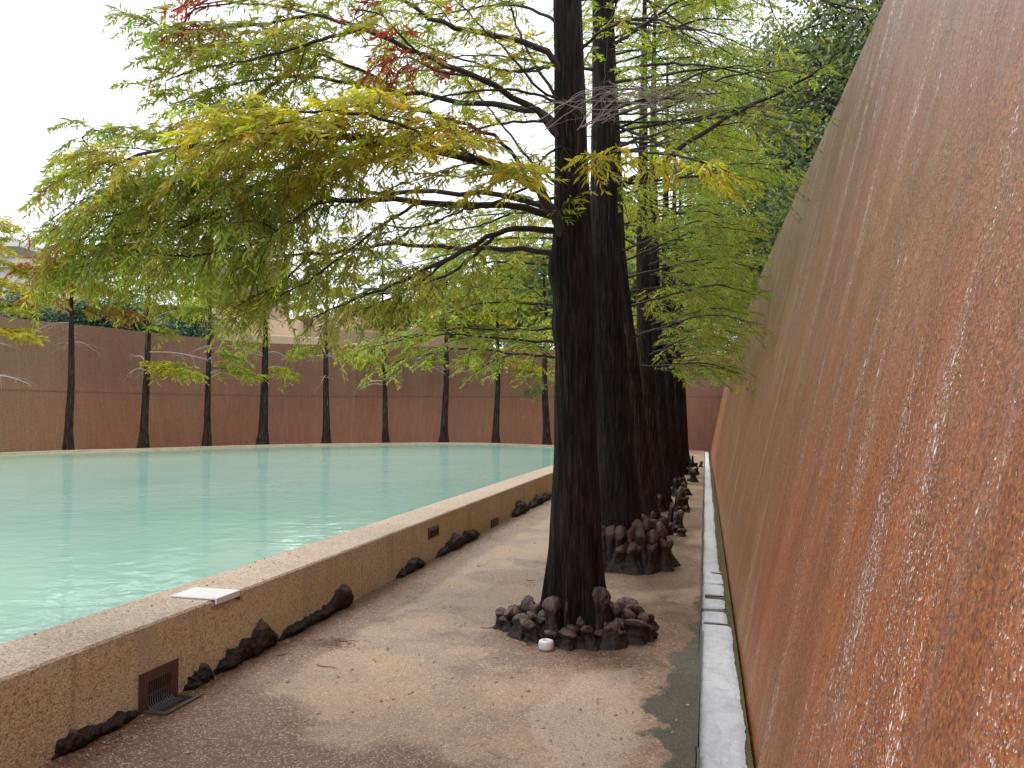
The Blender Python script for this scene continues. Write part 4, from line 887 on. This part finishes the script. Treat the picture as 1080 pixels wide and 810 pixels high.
# metal grate at the wall foot with its drain frame
ga, gb = onx(147, 745, -2.89)[1], onx(187, 745, -2.89)[1]; gx = -2.895
gr = thing('drain_grate', 'brown slotted metal grate bent from the pool wall foot down into a floor drain', 'drain', (gx, ga, 0))
mb = MB(); hz = .205; W_ = gb - ga
mb.box(gx, gx + .008, ga, gb, .15, hz); mb.box(gx, gx + .008, ga, ga + .055, .0, .1498); mb.box(gx, gx + .008, gb - .055, gb, .0, .1498); mb.box(gx, gx + .008, ga + .0552, gb - .0552, .072, .085)
ns_ = 11
for k in range(ns_):
    y = ga + .058 + (W_ - .12) * k / (ns_ - 1); mb.box(gx + .001, gx + .007, y, y + .006, .0855, .1495)
mb.build('plate', M['brown_metal'], gr)
mb = MB()
bars = []
for k in range(ns_):
    y = ga + .058 + (W_ - .12) * k / (ns_ - 1); bars.append([(gx + .004, y + .003, .072), (gx + .006, y + .003, .03), (gx + .025, y + .003, .010), (gx + .06, y + .003, .008), (gx + .085, y + .003, .007)])
v, f = tubes(np.array(bars), np.full((ns_, 5), .0042), 6); mesh_obj('curved_bar', v, f, M['grey_metal'], gr, True)
mb = MB(); mb.box(gx + .0085, gx + .15, ga + .02, ga + .05, .001, .012); mb.box(gx + .0085, gx + .15, gb - .02, gb + .012, .001, .012); mb.box(gx + .125, gx + .15, ga + .0502, gb - .0202, .001, .012)
mb.build('frame', M['brass'], gr)
mb = MB(); mb.box(gx - .004, gx - .0005, ga + .03, gb - .03, .01, .16); mb.box(gx + .009, gx + .1245, ga + .0505, gb - .0205, .0005, .004); mb.build('pit', M['dark'], gr)  # thin dark sheets stand for the shade down in the drain

# white cover plate on the wall top
c4 = [onz(192.6, 629.8, .456), onz(213, 622, .456), onz(257.4, 623.5, .456), onz(236, 633, .456)]
xo = -2.885; y0 = c4[3][1]; y1 = c4[2][1]; xi = min(c4[0][0], c4[1][0])
pl = thing('skimmer_cover', 'white plastic cover plate lying over the top edge of the pool wall', 'cover plate', (xo, y0, .45))
mb = MB(); mb.box(-3.20, xo, y0, y1, .4512, .463); sp_ = bevel(mb.build('plate', M['white_plastic'], pl), .004)
mb = MB(); mb.box(xo - .004, xo + .012, y0, y1, .424, .4635); bevel(mb.build('lip', M['white_plastic'], sp_), .005)
mb = MB(); mb.box(-2.915, xo + .004, y1 + .001, y1 + .012, .40, .4535); mb.build('end_bracket', M['grey_metal'], pl)

def wall_box(name, label, cat, px0, px1, py0, py1, m, deep=.02, front=None):
    x = -2.905 - .008 * 4; q = onx((px0 + px1) / 2, (py0 + py1) / 2, x); a = onx(px0, (py0 + py1) / 2, x)[1]; b = onx(px1, (py0 + py1) / 2, x)[1]
    px_ = np.interp(q[1], RIM[:60, 1], RIM[:60, 0]); h = abs(py1 - py0) * .72 / FPX * float((q - EYE) @ FW)
    T_ = thing(name, label, cat, (px_, a, q[2] - h / 2)); mb = MB(); z0, z1 = q[2] - h / 2, q[2] + h / 2
    mb.box(px_ - .005, px_ + deep, a, b, z0, z1); hs = bevel(mb.build('housing', m, T_), .003)
    if front: mb = MB(); mb.box(px_ + deep + .0005, px_ + deep + .004, a + .015, b - .015, z0 + .015, z1 - .035); mb.build(front, M['dark'], hs)
    return T_
wall_box('wall_lamp', 'small grey recessed lamp box in the face of the pool wall', 'wall lamp', 452.5, 463, 553, 569, M['grey_metal'], .018, 'lens')
wall_box('junction_box', 'small rusty brown box low on the pool wall face, beyond the lamp', 'box', 521, 528, 545, 559, M['brown_metal'], .02)
wall_box('wall_plate', 'tiny brown plate high on the pool wall near the farthest roots', 'plate', 549, 552.5, 527, 535, M['brown_metal'], .012)

# white cap by the nearest tree
p = onz(575, 686, 0); cp = thing('plastic_cap', 'small round white plastic cap on the ground by the nearest tree roots', 'cap', (p[0], p[1] + .03, 0))
V, F_ = [], []; prof = [(.0, .001), (.046, .001), (.051, .008), (.051, .046), (.047, .056), (.04, .060), (.008, .060), (.007, .052), (.0, .052)]; sg_ = 24
for r_, z in prof: V += [(p[0] + r_ * math.cos(a), p[1] + .03 + r_ * math.sin(a), z) for a in np.arange(sg_) * 2 * math.pi / sg_]
F_ = [(i * sg_ + k, i * sg_ + (k + 1) % sg_, (i + 1) * sg_ + (k + 1) % sg_, (i + 1) * sg_ + k) for i in range(len(prof) - 1) for k in range(sg_)]
cs_ = mesh_obj('cap_shell', V, F_, M['white_plastic'], cp, True)
hole_shade = [(p[0] + .0065 * math.cos(a), p[1] + .03 + .0065 * math.sin(a), .0525) for a in np.arange(12) * math.pi / 6]; mesh_obj('hole_shade', hole_shade, [tuple(range(12))], M['dark'], cs_)  # dark disc stands for the shade inside the small opening

# loose grit, fallen needles
V, F_ = [], []
for k in range(1500):
    y = 2.2 + 16 * rng.random() ** 1.8; x = rng.uniform(-2.85, -.1); r_ = rng.choice([.0035, .006, .010, .015], p=[.45, .32, .18, .05]); 
    b = len(V); q = [(1, 0, 0), (-1, 0, 0), (0, 1, 0), (0, -1, 0), (0, 0, 1), (0, 0, -.4)]; s3 = rng.uniform(.6, 1.2, 3) * r_; an = rng.uniform(0, 3)
    for a in q: X_ = a[0] * s3[0]; Y2 = a[1] * s3[1]; V.append((x + X_ * math.cos(an) - Y2 * math.sin(an), y + X_ * math.sin(an) + Y2 * math.cos(an), .004 + a[2] * s3[2] * .8))
    F_ += [(b + i, b + j, b + l) for i, j, l in ((0, 2, 4), (2, 1, 4), (1, 3, 4), (3, 0, 4), (2, 0, 5), (1, 2, 5), (3, 1, 5), (0, 3, 5))]
tag(mesh_obj('gravel', V, F_, M['stone']), 'loose grit and pebbles scattered on the walkway', 'gravel', kind='stuff')
litter_m = simple('fallen_needles', (.15, .055, .035), .8, var=.6, scale=5, bmp=0)
cl = Crown(); n = 7000
cx = onz(348, 679, 0); pp = np.zeros((n, 3)); 
a_ = rng.normal(0, 1, (520, 2)) * [.10, .08] + cx[:2] + np.array([.0, .0]); pp[:520, :2] = a_
yy_ = 2.3 + 20 * rng.random(n - 520) ** 1.5; sel = rng.random(n - 520)
xw_ = np.where(sel < .6, -2.86 + np.abs(rng.normal(0, .12, n - 520)), np.where(sel < .8, -.9 + rng.normal(0, .55, n - 520), rng.uniform(-2.9, -.1, n - 520)))
pp[520:, 0] = np.clip(xw_, -2.88, -.1); pp[520:, 1] = yy_; pp[:, 2] = rng.uniform(.003, .010, n)
dd = rng.normal(0, 1, (n, 3)); dd[:, 2] *= .08
cl.add(pp, dd, rng.uniform(.010, .045, n), rng.uniform(.002, .0055, n), np.tile([[.2, .07, .04]], (n, 1)))
o = cl.build('fallen_needles', litter_m, None, 4.0); tag(o, 'reddish brown fallen cypress needles lying on the walkway', 'leaf litter', kind='stuff')
# twigs on the ground
V = []
for px, py, l_, an in ((366, 676, .17, .3), (345, 703, .15, -.1), (515, 662, .12, .1), (300, 690, .1, .9), (560, 612, .1, .2)):
    c = onz(px, py, .006); V.append([c + np.array([math.cos(an), math.sin(an), 0]) * l_ * u + np.array([0, 0, .004 * math.sin(u * 9)]) for u in np.linspace(-.5, .5, 5)])
for (q, lab) in zip(V, ('dry twig across the reddish needle patch on the walkway', 'dry twig just in front of the reddish needle patch', 'short dry twig left of the nearest tree roots', 'dry twig by the foot of the pool wall', 'short twig lying behind the nearest tree roots at left')):
    v, f = tubes(np.array([q]), np.array([[.003, .0028, .0025, .002, .001]]), 5); tag(mesh_obj('fallen_twig', v, f, M['brown_metal'], None, True), lab, 'twig', 'fallen twigs on the walkway')
# bits lying on the wall top
V, F_ = [], []
for k in range(260):
    s = s_of_y(2.2 + 12 * rng.random() ** 1.5); p_, q_ = rim_at(s); d = rng.uniform(.02, .44); c = p_ + q_ * d; r_ = rng.choice([.003, .005, .009], p=[.6, .3, .1]); b = len(V)
    V += [(c[0] + r_, c[1], RH + .001), (c[0] - r_ * .8, c[1] + r_ * .5, RH + .001), (c[0] - r_ * .2, c[1] - r_ * .9, RH + .001), (c[0], c[1], RH + r_ * .9)]; F_ += [(b, b + 1, b + 3), (b + 1, b + 2, b + 3), (b + 2, b, b + 3)]
tag(mesh_obj('tree_debris', V, F_, M['knee']), 'dark seed bits and specks scattered on the pool wall top', 'debris', kind='stuff')
bpy.context.view_layer.update()
